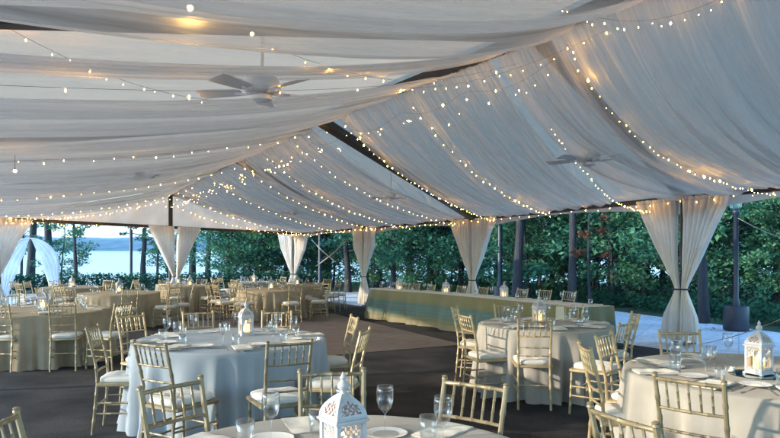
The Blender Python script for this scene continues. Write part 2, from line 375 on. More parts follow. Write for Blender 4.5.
# ------------------------------------------------------------------ ground, lake, hills
def gz(x,y):
    d=math.hypot(x,y)
    base = SL*max(min(y,40),-30)
    if d>45: base = lerp(SL*40 if y>0 else 0, -4.6, min(1,(d-45)/60)**1.2) if d<105 else -4.6
    return base
def ground():
    m=MB(); rings=[0,3,6,9,12,16,20,25,30,35,40,45,52,60,70,80,90,100,105,130,200,500,1200,1700]; n=72
    vs=[];fs=[]
    for r in rings:
        for k in range(n):
            a=2*PI*k/n; x,y=r*math.cos(a), r*math.sin(a); vs.append((x,y,gz(x,y)-.03))
    for i in range(len(rings)-1):
        for k in range(n):
            l=(k+1)%n; fs.append((i*n+k,i*n+l,i*n+n+l,i*n+n+k))
    m.add(vs,fs); o=m.build('ground',M['grass']); tag(o,kind='structure')
ground()
def flat(name,poly,mat,z,dense=False):
    m=MB()
    m.add([(x,y,z) for x,y in poly],[tuple(range(len(poly)))])
    o=m.build(name,mat,world=True,smooth=False); return tag(o,kind='structure')
m=MB(); n=96
vs=[(1650*math.cos(2*PI*k/n),1650*math.sin(2*PI*k/n),-3.0) for k in range(n)]
m.add(vs,[tuple(range(n))]); tag(m.build('lake',M['water'],smooth=False),kind='structure')
# hills round the far shore
def hills(name, R, h, seed, a0, a1):
    m=MB(); 
    def fn(u,v):
        a=lerp(a0,a1,u); H=h*(.75+.5*noise.noise(Vector((u*9+seed,seed,0)))+.10*noise.noise(Vector((u*70,seed,3)))+.035*noise.noise(Vector((u*420,seed,9))))
        r=R+v*220; z=-4+ (H+4)*math.sin(min(1,v*1.6)*PI/2)
        return (r*math.sin(a), r*math.cos(a), z)
    m.grid(fn,500,10); tag(m.build(name,M['hill'],smooth='all'),kind='structure')
hills('hills',820,13,3.2,-1.3,.9)
hills('far_hills',1350,30,8.1,-1.4,.9)
# floor of the tent
RIDGE=[(-7.4,22.6),(-3.5,15.2),(-1.16,11.0),(1.5,6.9),(3.9,2.5),(6.3,-2.0)]
RIGHT=[(-3.9,27.5),(-.8,22.5),(2.28,18.0),(5.31,12.1),(8.2,6.5),(11.0,1.0)]
LEFT=[(-10.7,18.0),(-8.3,12.0),(-6.4,7.2),(-4.3,2.9),(-2.3,-1.4),(-.2,-5.6)]
ZR, ZE = 3.90, 2.65
def stn(tab,q):
    i=max(0,min(len(tab)-2,int(math.floor(q)))); t=q-i
    return (lerp(tab[i][0],tab[i+1][0],t), lerp(tab[i][1],tab[i+1][1],t))
flat('plaza',[(-22,-14),(16,-14),(12,5),(8.5,12.8),(6.7,21),(2.8,28),(-1.0,33.5),(-12,34),(-24,26)],M['plaza'],-.018)
flat('carpet',[(-10.9,17.9),(-8.5,11.9),(-6.6,7.1),(-4.5,2.8),(-.4,-5.7),(9.9,.9),(4.4,11.7),(1.6,17.7),(-1.0,22.5),(-3.9,27.6)],M['carpet'],0)
flat('dance_floor',[(1.3,11.9),(-1.6,19.0),(-5.4,16.2),(-2.6,9.5)],M['parquet'],.006)

# ------------------------------------------------------------------ tent
tent=empty('frame_tent',(-.5,10,0),0,'large white frame tent with dark poles and dark roof beams','tent')
def P(tab,q,z): x,y=stn(tab,q); return Vector((x,y,z))
def roofpt(side,q,s):
    a=P(RIDGE,q,ZR); b=P(RIGHT if side>0 else LEFT,q,ZE); return a.lerp(b,s)
for side in (1,-1):
    m=MB()
    def fn(u,v,side=side):
        q=lerp(-.02,5,u); p=roofpt(side,q,v*1.03)
        p.z += .05 - .05*abs(math.sin(q*PI))*math.sin(min(v,1)*PI)
        return p
    m.grid(fn,60,14,uv=True); m.build('canopy',M['canopy'],tent,world=True,smooth='all')
# gable cloth above the end bar
m=MB()
def gab(u,v):
    if u<.5: e=Vector((LEFT[0][0],LEFT[0][1],ZE)).lerp(Vector((RIDGE[0][0],RIDGE[0][1],ZR)),u*2)
    else: e=Vector((RIDGE[0][0],RIDGE[0][1],ZR)).lerp(Vector((RIGHT[0][0],RIGHT[0][1],ZE)),u*2-1)
    z0=ZE-.18+ .22*(abs(math.sin(u*2*PI)))
    p=e.copy(); p.z=lerp(e.z+.03,min(z0,e.z),v)
    p.y += .02*math.sin(u*40)+.05; return p
m.grid(gab,60,8); m.build('gable_panel',M['valance'],tent,world=True,smooth='all')
def beam(name,a,b,w,h,mat='dark'):
    a=Vector(a);b=Vector(b); m=MB(); d=(b-a).normalized(); sd=d.cross(Vector((0,0,1))).normalized()*w/2; up=sd.cross(d).normalized()*h/2
    vs=[]
    for p in (a,b):
        vs+=[p-sd-up,p+sd-up,p+sd+up,p-sd+up]
    m.add(vs,[(0,1,2,3),(7,6,5,4),(0,4,5,1),(1,5,6,2),(2,6,7,3),(3,7,4,0)])
    return m.build(name,M[mat],tent,world=True,smooth=False)
for i in range(5): beam('ridge_beam',P(RIDGE,i,ZR-.09),P(RIDGE,i+1,ZR-.09),.10,.12)
for i in range(0,6):
    for tab in (RIGHT,LEFT):
        beam('rafter',P(RIDGE,i,ZR-.10).lerp(P(tab,i,ZE-.03),.01),P(RIDGE,i,ZR-.10).lerp(P(tab,i,ZE-.03),.99),.19 if (i==2 and tab is RIGHT) else .11,.12)
for tab in (RIGHT,LEFT):
    for i in range(5): beam('eave_beam',P(tab,i,ZE-.02),P(tab,i+1,ZE-.02),.07,.09)
beam('gable_beam',P(LEFT,0,ZE-.01),P(RIDGE,0,ZE-.01),.08,.09); beam('gable_beam',P(RIDGE,0,ZE-.01),P(RIGHT,0,ZE-.01),.08,.09)
def pole(x,y,z,r=.055):
    m=MB(); m.tube([(x,y,-.01),(x,y,.02),(x,y,z)],r,12); m.box((x,y,.012),(.3,.3,.02)); m.build('pole',M['dark'],tent,world=True)
for tab in (RIGHT,LEFT):
    for i in range(6): pole(tab[i][0],tab[i][1],ZE-.06, .06)
pole(RIDGE[0][0],RIDGE[0][1],ZR-.14,.07)
# valance between poles, lower edge rising to an arch in each bay
for tab,sg in ((RIGHT,1),(LEFT,-1)):
    for i in range(5):
        if tab is LEFT and i>2: continue
        m=MB(); a=Vector((*tab[i],0)); b=Vector((*tab[i+1],0)); nn=(b-a).cross(Vector((0,0,1))).normalized()*sg*(1 if sg>0 else 1)
        out = Vector((.87,.49,0))*sg*.10
        def fn(u,v):
            p=a.lerp(b,u)+out; top=ZE-.0; bot=ZE-.34+.24*math.sin(u*PI)**.75
            p.z=lerp(top,bot,v); p += out*.25*math.sin(u*23+i)*v; return p
        m.grid(fn,48,5); m.build('valance',M['valance'],tent,world=True,smooth='all')

# ------------------------------------------------------------------ ceiling drapes
DR={}
def drape_surf(key):
    side,r0,r1,e0,e1,w,k,drop,ham=DR[key]
    def fn(u,s):
        pr=P(RIDGE,lerp(r0,r1,u),ZR-.16); pe=P(RIGHT if side>0 else LEFT,lerp(e0,e1,u),ZE-.02-drop)
        p=pr.lerp(pe,s)
        f=(1-w)*(1-s)+w*(math.exp(-k*s)-math.exp(-k))/(1-math.exp(-k))
        p.z=pe.z+(pr.z-pe.z)*f - ham*math.sin(s*PI)**.8*math.sin(u*PI)
        return p
    return fn
def pleat(u,s,seed,n,amp):
    g=.35+.65*math.sin(min(1,max(0,s))*PI)**.5
    x=u+ .012*math.sin(s*5+seed)+.03*noise.noise(Vector((u*3+seed,s*1.3,seed)))
    a=0
    a+=.55*abs(math.sin(PI*x*n*.5+seed))
    a+=.35*math.sin(2*PI*x*n+seed*2+1.2*math.sin(s*3+seed))*(.5+.8*noise.noise(Vector((x*7,s*1.2,seed+5))))
    a+=.95*noise.noise(Vector((x*n*.8,s*.7,seed*1.7)))+.9*noise.noise(Vector((x*n*.33,s*.9,seed*2.1)))
    a+=.30*noise.noise(Vector((x*n*3.1,s*.9,seed*2.7)))
    return amp*1.35*a*g
def drape(key,side,r0,r1,e0,e1,w=.7,k=4,drop=0,ham=.12,n=16,amp=.075,lab=''):
    DR[key]=(side,r0,r1,e0,e1,w,k,drop,ham)
    fn0=drape_surf(key); seed=len(DR)*3.7
    m=MB()
    def fn(u,s):
        p=fn0(u,s); p.z-=pleat(u,s,seed,n,amp)-.02
        # gathers at the two ends draw in sideways
        return p
    m.grid(fn,int(n*12),46,uv=True)
    c=fn0(.5,.5)
    root=m.v; c=Vector(c)
    o=MB(); o.v=[(x-c.x,y-c.y,z+SL*y-(c.z+SL*c.y)) for x,y,z in m.v]; o.f=m.f; o.uv={k:tuple((a*(abs(r1-r0)),b) for a,b in q) for k,q in m.uv.items()}
    ob=o.build('ceiling_drape',M['drape'],smooth='all'); ob.location=(c.x,c.y,c.z+SL*c.y)
    tag(ob,lab,'ceiling drape','voile swags hung from the tent ridge')
drape('R4',1,3.75,4.9,3.85,4.9,.75,4,0,.1,20,.09,'voile swag in the top right corner beside the bare roof strip')
drape('R3',1,2.88,3.56,3.0,3.66,.93,4.6,.0,.04,24,.10,'broad voile swag at upper right falling to the near right pole curtain')
drape('R2',1,2.13,2.86,2.08,2.74,.65,3.2,.0,.08,24,.08,'voile swag ending above the striped table between dark gap and hanging fan')
drape('R1',1,1.0,1.93,1.02,1.93,.62,3.0,.0,.10,28,.08,'voile swag just below the long dark gap left of centre')
drape('R0',1,.02,.99,.04,.98,.5,2.6,.0,.10,26,.08,'bluish voile swag over the far end right of the tall gable pole')
drape('L4',-1,3.03,4.6,3.20,4.6,.70,3.4,.0,.15,26,.10,'nearest broad voile sheet across the top left of the ceiling')
drape('L3',-1,2.88,3.01,2.86,3.0,.60,2.9,.0,.03,6,.06,'narrow pleated voile band under the nearest ceiling sheet')
drape('L2',-1,2.01,2.74,1.98,2.62,.5,2.8,.0,.08,20,.09,'voile swag on the left behind the large ceiling fan')
drape('L1',-1,1.01,1.90,1.0,1.93,.5,2.8,.0,.08,22,.09,'brownish voile swag on the left with the small far fan')
drape('L0',-1,.02,.96,.02,.97,.45,2.6,.0,.10,22,.08,'bright white voile swag above the far left gable bar')

# ------------------------------------------------------------------ curtains tied to the poles
def curtain(x,y,ax,ztop,label,zt=.98,W=1.0,seed=0,zb=.06):
    ax=Vector((ax[0],ax[1],0)).normalized(); nr=Vector((-ax.y,ax.x,0))
    root=empty('tied_curtain',(x,y,0),0,label,'curtain','cream curtains tied back at the tent poles')
    for sg in (-1,1):
        m=MB()
        def fn(u,v,sg=sg):
            z=lerp(ztop,zb,v)
            hw=interp([(zb,.40),(.5,.34),(zt-.12,.17),(zt,.12),(zt+.12,.17),(zt+.5,.38),(zt+1.0,.66),(ztop-.15,.96*W),(ztop,1.0*W)],z)
            gath=interp([(zb,.8),(zt,.30),(zt+.6,.75),(ztop,1)],z)
            off=interp([(zb,.03),(zt,.035),(zt+.35,.075),(ztop,.095)],z)
            # inner edge stays beside the pole, outer edge sweeps in to the tie
            a=off+(hw-off)*u
            uu=u+.02*math.sin(z*2+seed)
            ph=uu*2*PI*7.5+seed+sg
            ph+=1.3*noise.noise(Vector((u*2.2,seed,sg*3)))+.5*noise.noise(Vector((u*3,z*.7,seed)))
            dpt=(.075*math.sin(ph)+.04*math.sin(ph*1.9+seed+z*.8)+.05*noise.noise(Vector((u*9,z*1.2,seed+sg))))*gath*(.75+.25*W)
            a+= .022*math.cos(ph)*gath
            dd=-.09 + dpt
            return Vector((x,y,z))+ax*a*sg+nr*(dd*1.0)
        m.grid(fn,90,44)
        # closed: double through a thin second face is not needed for cloth
        m.build('curtain_panel',M['curtain'],root,world=True,smooth='all')
    m=MB(); pts=[]
    for k in range(17):
        a=2*PI*k/16; pts.append(Vector((x,y,zt))+ax*.155*math.cos(a)+nr*(-.09+.11*math.sin(a)))
    m.tube(pts,.016,6,cap=False); m.build('tie_band',M['dark'],root,world=True)
    return root
wr=(.457,-.889)
curtain(5.31,12.1,wr,ZE-.02,'large cream curtain pair tied at the near right pole',seed=1.0)
curtain(2.28,18.0,wr,ZE-.02,'cream curtain pair tied at the pole behind the striped table',seed=2.3)
curtain(-.8,22.5,wr,ZE-.02,'slim cream curtain pair at the pole by the striped table left end',seed=3.1,W=.72)
curtain(-3.9,27.5,(.8,-.6),ZE-.02,'cream curtain pair at the far corner pole of the tent',seed=4.4,W=.8)
curtain(-7.2,22.35,(.58,.81),ZE-.0,'cream curtain pair tied at the tall gable pole',seed=5.2)
curtain(-10.7,18.0,(.52,.85),ZE-.0,'cream curtain pair at the pole on the left picture edge',seed=6.7,W=1.05)
for q,sd in ((4,7.2),):
    pass

# ------------------------------------------------------------------ string lights
NB=[0]
def string_light(pts, label, nb, sagb=.0, hang=.05, cord=.0016, br=.0048, jit=.02, loc=None):
    pts=[Vector(p) for p in pts]
    # resample
    L=[0]
    for a,b in zip(pts,pts[1:]): L.append(L[-1]+(b-a).length)
    def pos(d):
        for i in range(len(pts)-1):
            if d<=L[i+1] or i==len(pts)-2:
                t=(d-L[i])/max(1e-6,L[i+1]-L[i]); return pts[i].lerp(pts[i+1],t)
    c=pts[len(pts)//2]
    root=empty('string_light',c,0,label,'string lights','warm white string lights on the ceiling')
    ns=max(20,nb*2); m=MB()
    m.tube([pos(L[-1]*k/ns) for k in range(ns+1)],cord,5); m.build('cord',M['wire'],root,world=True)
    nb=min(nb,99); prev=None
    for k in range(nb):
        p=pos(L[-1]*(k+.5+random.uniform(-.14,.14))/nb)+Vector((random.uniform(-jit,jit),random.uniform(-jit,jit),-hang*random.uniform(.3,1)))
        if prev is None:
            b=MB(); r=br
            b.lathe([(0,-r*1.5),(r*.75,-r),(r,0),(r*.75,r),(r*.35,r*1.7),(0,r*1.9)],8,cap=False); prev=b.build('bulb',M['bulb'],root)
            o=prev
        else:
            o=prev.copy(); COL.objects.link(o)
        o.parent=root; s=random.choice((.45,.6,.75,.9,1,1.4)) if random.random()>.03 else 2.1; o.scale=(s,s,s)
        o.location=Vector((p.x,p.y,p.z+SL*p.y))-root.location
        NB[0]+=1
def under(key,u0,u1,s0=0,s1=1,dz=.12,n=30):
    f=drape_surf(key); out=[]
    for k in range(n+1):
        t=k/n; s=lerp(s0,s1,t); p=f(lerp(u0,u1,t),s); p.z-=dz; out.append(p)
    return out
def roofline(side,q0,q1,s0,s1,dz=.45,n=24,sag=.0):
    return [roofpt(side,lerp(q0,q1,k/n),lerp(s0,s1,k/n))-Vector((0,0,dz+sag*math.sin(PI*k/n))) for k in range(n+1)]
string_light(under('R3',.30,.42,0.0,.97,.10),'string of bulbs running down the broad upper right swag',42)
string_light(roofline(1,3.62,3.70,.1,1,.28),'string of bulbs on a bare roof strip near the top right corner',24)
string_light(under('R2',.05,.10,0,.97,.12),'string of bulbs beside the long dark roof gap, on its upper side',40)
string_light(under('R2',.55,.6,0,.97,.12),'string of bulbs down the middle of the swag left of the hanging fan',26)
string_light(roofline(1,2.87,2.90,.25,.95,.30,sag=.3),'string of bulbs sweeping past the white fan on the right',34)
string_light(under('R1',.82,.9,0,1,.12),'string of bulbs just under the long dark gap',28)
string_light(under('R1',.45,.5,0,1,.12),'string of bulbs in the middle of the swag left of centre',28)
string_light(under('R1',.1,.12,0,1,.12),'string of bulbs on the left edge of the swag left of centre',22)
string_light(under('R0',.7,.75,0,1,.12),'string of bulbs on the bluish far end swag',26)
string_light(under('R0',.2,.25,0,1,.12),'string of bulbs just right of the tall gable pole',24)
string_light(under('L2',.1,.15,.0,.9,.14),'string of bulbs on the lower edge of the swag behind the large fan',22)
string_light(under('L1',.05,.05,.0,1,.12),'string of bulbs on the lower edge of the brownish left swag',22)
string_light(under('L0',.5,.5,.0,1,.12),'string of bulbs across the bright white far left swag',24)
string_light(under('L3',.5,.5,.0,1,.16),'string of a few bulbs under the narrow pleated band',9)
def globe(px,py,d,r,lab):
    p=pix(px,py,d); root=empty('globe_lamp',p,0,lab,'bulb','large bright globe bulbs under the ceiling')
    m=MB(); m.lathe([(0,-r)]+[(r*math.sin(PI*k/10),-r*math.cos(PI*k/10)) for k in range(1,10)]+[(0,r)],16,cap=False); m.build('glass_globe',M['globe'],root,smooth='all')
    m=MB(); m.tube([(0,0,r*.9),(0,0,r*2.2)],r*.45,8); m.tube([(0,0,r*2.2),(0,0,r*2.2+.14)],.0025,5); m.build('socket',M['dark'],root)
globe(190,8,3.9,.017,'large glowing globe bulb at the top left of the ceiling')
globe(252,34,4.6,.011,'smaller glowing globe bulb right of the largest one at the top left')
globe(6,23,4.2,.013,'glowing globe bulb at the left picture edge, high up')
globe(15,171,7.4,.016,'glowing globe bulb low on the left above the tan table')
# garland along the ridge
rp=[P(RIDGE,lerp(3.05,.05,k/80),ZR-.42-.12*abs(math.sin(k*.42))) for k in range(81)]
string_light(rp,'dense garland of bulbs along the ridge of the tent',95,hang=.15,jit=.22)
# swags that cross the ceiling
def swag(a,b,sag,n=24):
    a=Vector(a);b=Vector(b); return [a.lerp(b,k/n)-Vector((0,0,sag*4*(k/n)*(1-k/n))) for k in range(n+1)]
string_light(swag(pix(556,2,6.0),pix(728,-6,5.2),.19),'drooping swag of bulbs along the top edge right of the ridge',16,hang=.08)
string_light(swag(pix(398,88,8.4),pix(614,26,6.2),.16),'slack cord of bulbs crossing below the ridge to the upper right',16,hang=.06)
string_light(swag(pix(-6,20,4.6),pix(210,100,6.0),.10),'cord of bulbs crossing the upper left under the voile',12,hang=.04)
string_light(swag(pix(262,42,5.0),pix(395,80,6.6),.05),'short cord of bulbs between the large fan and the ridge knot',6,hang=.04)
# along the gable and the right eave
ge=[Vector((LEFT[0][0],LEFT[0][1],ZE-.08)).lerp(Vector((RIDGE[0][0],RIDGE[0][1],ZE-.08)),k/20)+Vector((.12,-.25,-.03*math.sin(k))) for k in range(21)]
string_light(ge,'string of bulbs along the gable bar left of the tall pole',34,jit=.05)
ge=[Vector((RIDGE[0][0],RIDGE[0][1],ZE+.9-.8*(k/20)**.6)).lerp(Vector((RIGHT[0][0],RIGHT[0][1],ZE)),k/20)+Vector((.1,-.25,-.05)) for k in range(21)]
string_light(ge,'string of bulbs sloping from the tall gable pole to the far corner',26,jit=.05)
ge=[Vector((RIDGE[0][0],RIDGE[0][1],ZR-.3)).lerp(Vector((LEFT[0][0],LEFT[0][1],ZE)),k/20)+Vector((.1,-.3,-.25*math.sin(PI*k/20))) for k in range(21)]
string_light(ge,'thick string of bulbs sweeping left from the top of the gable pole',44,jit=.07)
for i,(lb) in ((0,'string of bulbs along the eave between the two farthest right poles'),(1,'string of bulbs along the eave left of the middle curtain'),(2,'string of bulbs along the eave above the striped table'),(3,'string of bulbs along the eave right of the near curtain')):
    e=[Vector((*RIGHT[i],ZE-.06)).lerp(Vector((*RIGHT[i+1],ZE-.06)),k/24)+Vector((-.22,-.12,-.04*abs(math.sin(k*.8)))) for k in range(25)]
    string_light(e,lb,19 if i else 15,jit=.04)

# ------------------------------------------------------------------ ceiling fans
def make_fan():
    root=empty('ceiling_fan',(0,0,0),0,'x','ceiling fan','white ceiling fans hung under the tent roof')
    m=MB(); m.tube([(0,0,.10),(0,0,.62)],.012,8); m.build('downrod',M['fan_white'],root)
    m=MB(); m.lathe([(.0,.13),(.05,.125),(.105,.10),(.125,.06),(.13,.02),(.115,0),(.06,-.01),(0,-.012)],24,cap=False); m.build('motor_housing',M['fan_white'],root)
    m=MB(); m.lathe([(.0,-.012),(.055,-.015),(.075,-.03),(.07,-.055),(.03,-.072),(0,-.074)],20,cap=False); m.build('switch_cap',M['fan_white'],root)
    for k in range(5):
        a=2*PI*k/5+.35; ca,sa=math.cos(a),math.sin(a)
        m=MB()
        vs=[]; sec=[(.15,.045),(.19,.052),(.44,.068),(.47,.055)]
        for zt in (0,.006):
            for r,w in sec:
                for sg in (-1,1): vs.append((r,sg*w,zt+sg*w*.22))
        n=len(sec)*2; fs=[]
        for i in range(len(sec)-1):
            b=i*2; fs.append((b,b+1,b+3,b+2)[::-1]); fs.append((n+b,n+b+1,n+b+3,n+b+2))
            fs.append((b,b+2,n+b+2,n+b)); fs.append((b+1,n+b+1,n+b+3,b+3))
        fs.append((0,n,n+1,1)); fs.append((n-2,n-1,2*n-1,2*n-2))
        vs=[(x*ca-y*sa,x*sa+y*ca,z) for x,y,z in vs]
        m.add(vs,fs); bl=m.build('blade',M['fan_white'],root,smooth=False)
        m=MB(); m.tube([(.08*ca,.08*sa,-.005),(.13*ca,.13*sa,-.012),(.20*ca,.20*sa,-.004)],[.012,.009,.012],6); m.build('blade_iron',M['dark'] if 0 else M['fan_white'],bl)
    return root
fan=make_fan()
fs_=[(262,92,5.7,.1,1.22,'large white ceiling fan nearest the camera, upper left'),(588,160,8.9,.9,1.0,'white ceiling fan on the right above the swag gap'),
     (391,198,14.5,.3,.92,'white ceiling fan left of centre below the dark gap'),(294,213,20,.6,.9,'smallest white ceiling fan, near the far corner curtain'),(151,175,12,.2,.85,'dull brownish ceiling fan in front of the left swags')]
for i,(px,py,d,rz,s,lb) in enumerate(fs_):
    p=pix(px,py,d); place(fan,i==0,(p.x,p.y,p.z),rz,lb,'white ceiling fans hung under the tent roof',s)

# ------------------------------------------------------------------ chiavari chair
def nodes_r(n_seg,r):  # bamboo rings
    ts=[0]; rs=[r]
    for k in range(1,n_seg):
        t=k/n_seg
        ts+=[t-.018,t-.010,t+.010,t+.018]; rs+=[r,r*1.2,r*1.2,r]
    ts.append(1); rs.append(r); return ts,rs
def bamboo(m,pts,r,n_seg,n=8):
    pts=[Vector(p) for p in pts]; L=[0]
    for a,b in zip(pts,pts[1:]): L.append(L[-1]+(b-a).length)
    ts,rs=nodes_r(n_seg,r); out=[]
    for t in ts:
        d=t*L[-1]
        for i in range(len(pts)-1):
            if d<=L[i+1]+1e-9 or i==len(pts)-2:
                out.append(pts[i].lerp(pts[i+1],(d-L[i])/(L[i+1]-L[i]))); break
    m.tube(out,rs,n)
def sym(z):  # rear post centre line: (half width, y)
    return interp([(0,.16),(.44,.155),(.92,.163)],z), interp([(0,-.235),(.20,-.215),(.44,-.195),(.60,-.205),(.92,-.285)],z)
def make_chair(mat):
    root=empty('chiavari_chair',(0,0,0),0,'x','chair')
    g=M[mat]
    for sg in (-1,1):
        m=MB(); pts=[]
        for z in (0,.1,.2,.3,.44,.52,.60,.70,.80,.90):
            w,y=sym(z); pts.append((sg*w,y,z))
        bamboo(m,pts,.0118,8); w,y=sym(.90); m.lathe([(.0118,-.002),(.0145,.0),(.0145,.007),(.0122,.010),(.0150,.016),(.008,.021),(0,.022)],8,(sg*w,y,.898),cap=False)
        m.build('leg',g,root)
        m=MB(); bamboo(m,[(sg*.185,.205,0),(sg*.18,.195,.2),(sg*.175,.185,.415)],.0118,5); m.build('leg',g,root)
    m=MB()  # seat frame
    vs=[]; 
    def ring(z,k):
        return [(-.165*k-.0,-.200*k,z),(.165*k,-.200*k,z),(.185*k,-.19*k,z),(.205*k,.19*k,z),(.19*k,.207*k,z),(-.19*k,.207*k,z),(-.205*k,.19*k,z),(-.185*k,-.19*k,z)]
    rows=[ring(.412,.97),ring(.418,1),ring(.436,1),ring(.442,.97)]
    for r in rows: vs+=r
    fs=[tuple(range(8))[::-1],tuple(range(24,32))]
    for i in range(3):
        for k in range(8): fs.append((i*8+k,i*8+(k+1)%8,i*8+8+(k+1)%8,i*8+8+k))
    m.add(vs,fs); m.build('seat_frame',g,root)
    m=MB()  # cushion
    prof=[(.443,.95),(.450,1.0),(.468,1.02),(.482,.98),(.490,.88),(.494,.6),(.495,.25),(.495,.02)]
    nn=28; vs=[]
    for z,k in prof:
        for j in range(nn):
            a=2*PI*j/nn; c,s_=math.cos(a),math.sin(a); e=.42
            x=math.copysign(abs(c)**e,c); y=math.copysign(abs(s_)**e,s_)
            vs.append((x*(.178+.018*y)*k, y*.19*k+.0, z+.002*math.sin(j*1.7)))
    fs=[]
    for i in range(len(prof)-1):
        for k in range(nn): fs.append((i*nn+k,i*nn+(k+1)%nn,(i+1)*nn+(k+1)%nn,(i+1)*nn+k))
    fs.append(tuple(range((len(prof)-1)*nn,len(prof)*nn))); fs.append(tuple(range(nn))[::-1])
    m.add(vs,fs); m.build('seat_cushion',M['cushion'],root)
    for z,r in ((.885,.0105),(.735,.0085),(.62,.008),(.535,.008)):
        w,y=sym(z); m=MB(); bamboo(m,[(-w,y,z),(-w*.5,y-.010,z),(0,y-.014,z),(w*.5,y-.010,z),(w,y,z)],r,4,7); m.build('back_rail',g,root)
    for k in range(5):
        t=(k+1)/6*2-1; wt,yt=sym(.885); wb,yb=sym(.735); m=MB()
        bw=-.013*(1-t*t)
        bamboo(m,[(t*wb,yb+bw,.735),(t*wt,yt+bw,.885)],.0062,3,6); m.build('spindle',g,root)
    for sg in (-1,1):
        for z in (.18,.27):
            w,y=sym(z); m=MB(); bamboo(m,[(sg*w,y,z),(sg*.18,.195,z)],.0085,3,6); m.build('stretcher',g,root)
    m=MB(); bamboo(m,[(-.18,.197,.24),(.18,.197,.24)],.0085,3,6); m.build('stretcher',g,root)
    w,y=sym(.24); m=MB(); bamboo(m,[(-w,y,.24),(w,y,.24)],.0085,3,6); m.build('stretcher',g,root)
    return root
chair_gold=make_chair('gold'); chair_shaded=make_chair('gold_shaded')
used={'gold':False,'gold_shaded':False}
def chair(x,y,dx,dy,label,group,mat='gold',back=True,jit=0):
    d=Vector((dx,dy)).normalized()
    if back: x+=d.x*.285; y+=d.y*.285
    pr=chair_gold if mat=='gold' else chair_shaded
    place(pr,not used[mat],(x,y,0.002),math.atan2(-d.x,d.y)+jit,label,group); used[mat]=True
# ------------------------------------------------------------------ tables
def cloth_mesh(R,H,seed,nf=17,flare=.14):
    m=MB(); n=180
    def rad(a,v):
        k=v**.8
        f=.5*math.sin(nf*a+seed+1.6*math.sin(2*a+seed))+.35*math.sin((nf*1.7)//1*a+seed*2+1.1*math.sin(3*a))+.5*noise.noise(Vector((math.cos(a)*3+seed,math.sin(a)*3,v*.5)))
        kk=v**.6; f=f+.75*abs(math.sin(nf*.5*a+seed*3+math.sin(5*a)))-.4+.25*math.sin(41*a+2*math.sin(3*a+seed))
        return R-.004*v+flare*k*.12+ flare*.80*kk*f*(.5+.5*v)
    prof=[(0,0,1),(.35,0,1),(.7,0,1),(.93,0,1),(.975,0,1),(.993,-.004,1)]
    vs=[(0,0,H)]
    for r,z,_ in prof[1:]:
        for k in range(n):
            a=2*PI*k/n; w=.0015*noise.noise(Vector((r*math.cos(a)*9,r*math.sin(a)*9,seed)))
            vs.append((R*r*math.cos(a),R*r*math.sin(a),H+z+w))
    rows=18
    for j in range(rows+1):
        v=j/rows; z=lerp(H-.014,.012,v)
        for k in range(n):
            a=2*PI*k/n; r=rad(a,v)
            if j==rows: z=.012
            vs.append((r*math.cos(a),r*math.sin(a),z+(.006*math.sin(9*a+seed) if j==rows else 0)))
    fs=[(0,1+(k+1)%n,1+k)[::-1] for k in range(n)]
    nr=(len(vs)-1)//n
    for i in range(nr-1):
        for k in range(n):
            fs.append((1+i*n+k,1+(i+1)*n+k,1+(i+1)*n+(k+1)%n,1+i*n+(k+1)%n))
    m.add(vs,fs); return m
TH=.76
def table(px,d,R,mat,clabel,seed):
    c=at(px,d); x,y=c.x,c.y
    t=empty('round_table',(x,y,0),0,'round folding banquet table hidden under '+clabel[0],'table','round tables under floor-length cloths')
    m=MB(); m.lathe([(R-.02,TH-.035),(R-.012,TH-.03),(R-.012,TH-.009),(R-.02,TH-.005)],40); m.build('tabletop',M['plate'],t)
    for k in range(4):
        a=PI/4+k*PI/2; m=MB(); m.tube([(R*.55*math.cos(a),R*.55*math.sin(a),0.003),(R*.5*math.cos(a),R*.5*math.sin(a),TH-.036)],.014,8); m.build('leg',M['dark'],t)
    one('tablecloth',cloth_mesh(R,TH,seed),mat,(x,y,0),clabel[1],'tablecloth','floor-length cloths on the round tables',smooth='all')
    return x,y
# -- tableware prototypes
def make_goblet(h=.19,rb=.035,name='wine_glass',stem=True):
    m=MB()
    if stem:
        pr=[(.030,0),(.030,.002),(.006,.006),(.0035,.02),(.0035,h*.42),(.010,h*.47),(rb*.75,h*.55),(rb,h*.72),(rb*.97,h*.9),(rb*.93,h),(rb*.90,h),(rb*.94,h*.9),(rb*.97,h*.72),(rb*.70,h*.56),(.0,h*.485)]
    else:
        pr=[(rb*.8,0),(rb*.86,.004),(rb*.95,h*.5),(rb,h),(rb*.96,h),(rb*.91,h*.5),(rb*.82,.012),(0,.011)]
    m.lathe(pr,20,cap=False)
    if not stem: pass
    o=m.build(name,M['glass'],smooth='all'); tag(o,'x','glass'); return o
protos={}
def put_single(kind,loc,rz,label,group,cat=None,tilt=None):
    o=protos[kind]
    first = not protos.get(kind+'_used')
    if not first: o=o.copy(); COL.objects.link(o)
    protos[kind+'_used']=True
    l=Vector(loc); l.z+=SL*l.y; o.location=l; o.rotation_euler=(0,0,rz)
    o['label']=label; o['group']=group
    if cat: o['category']=cat
    return o
protos['goblet']=make_goblet(.20,.036,'water_goblet')
protos['tumbler']=make_goblet(.105,.036,'glass_tumbler',False)
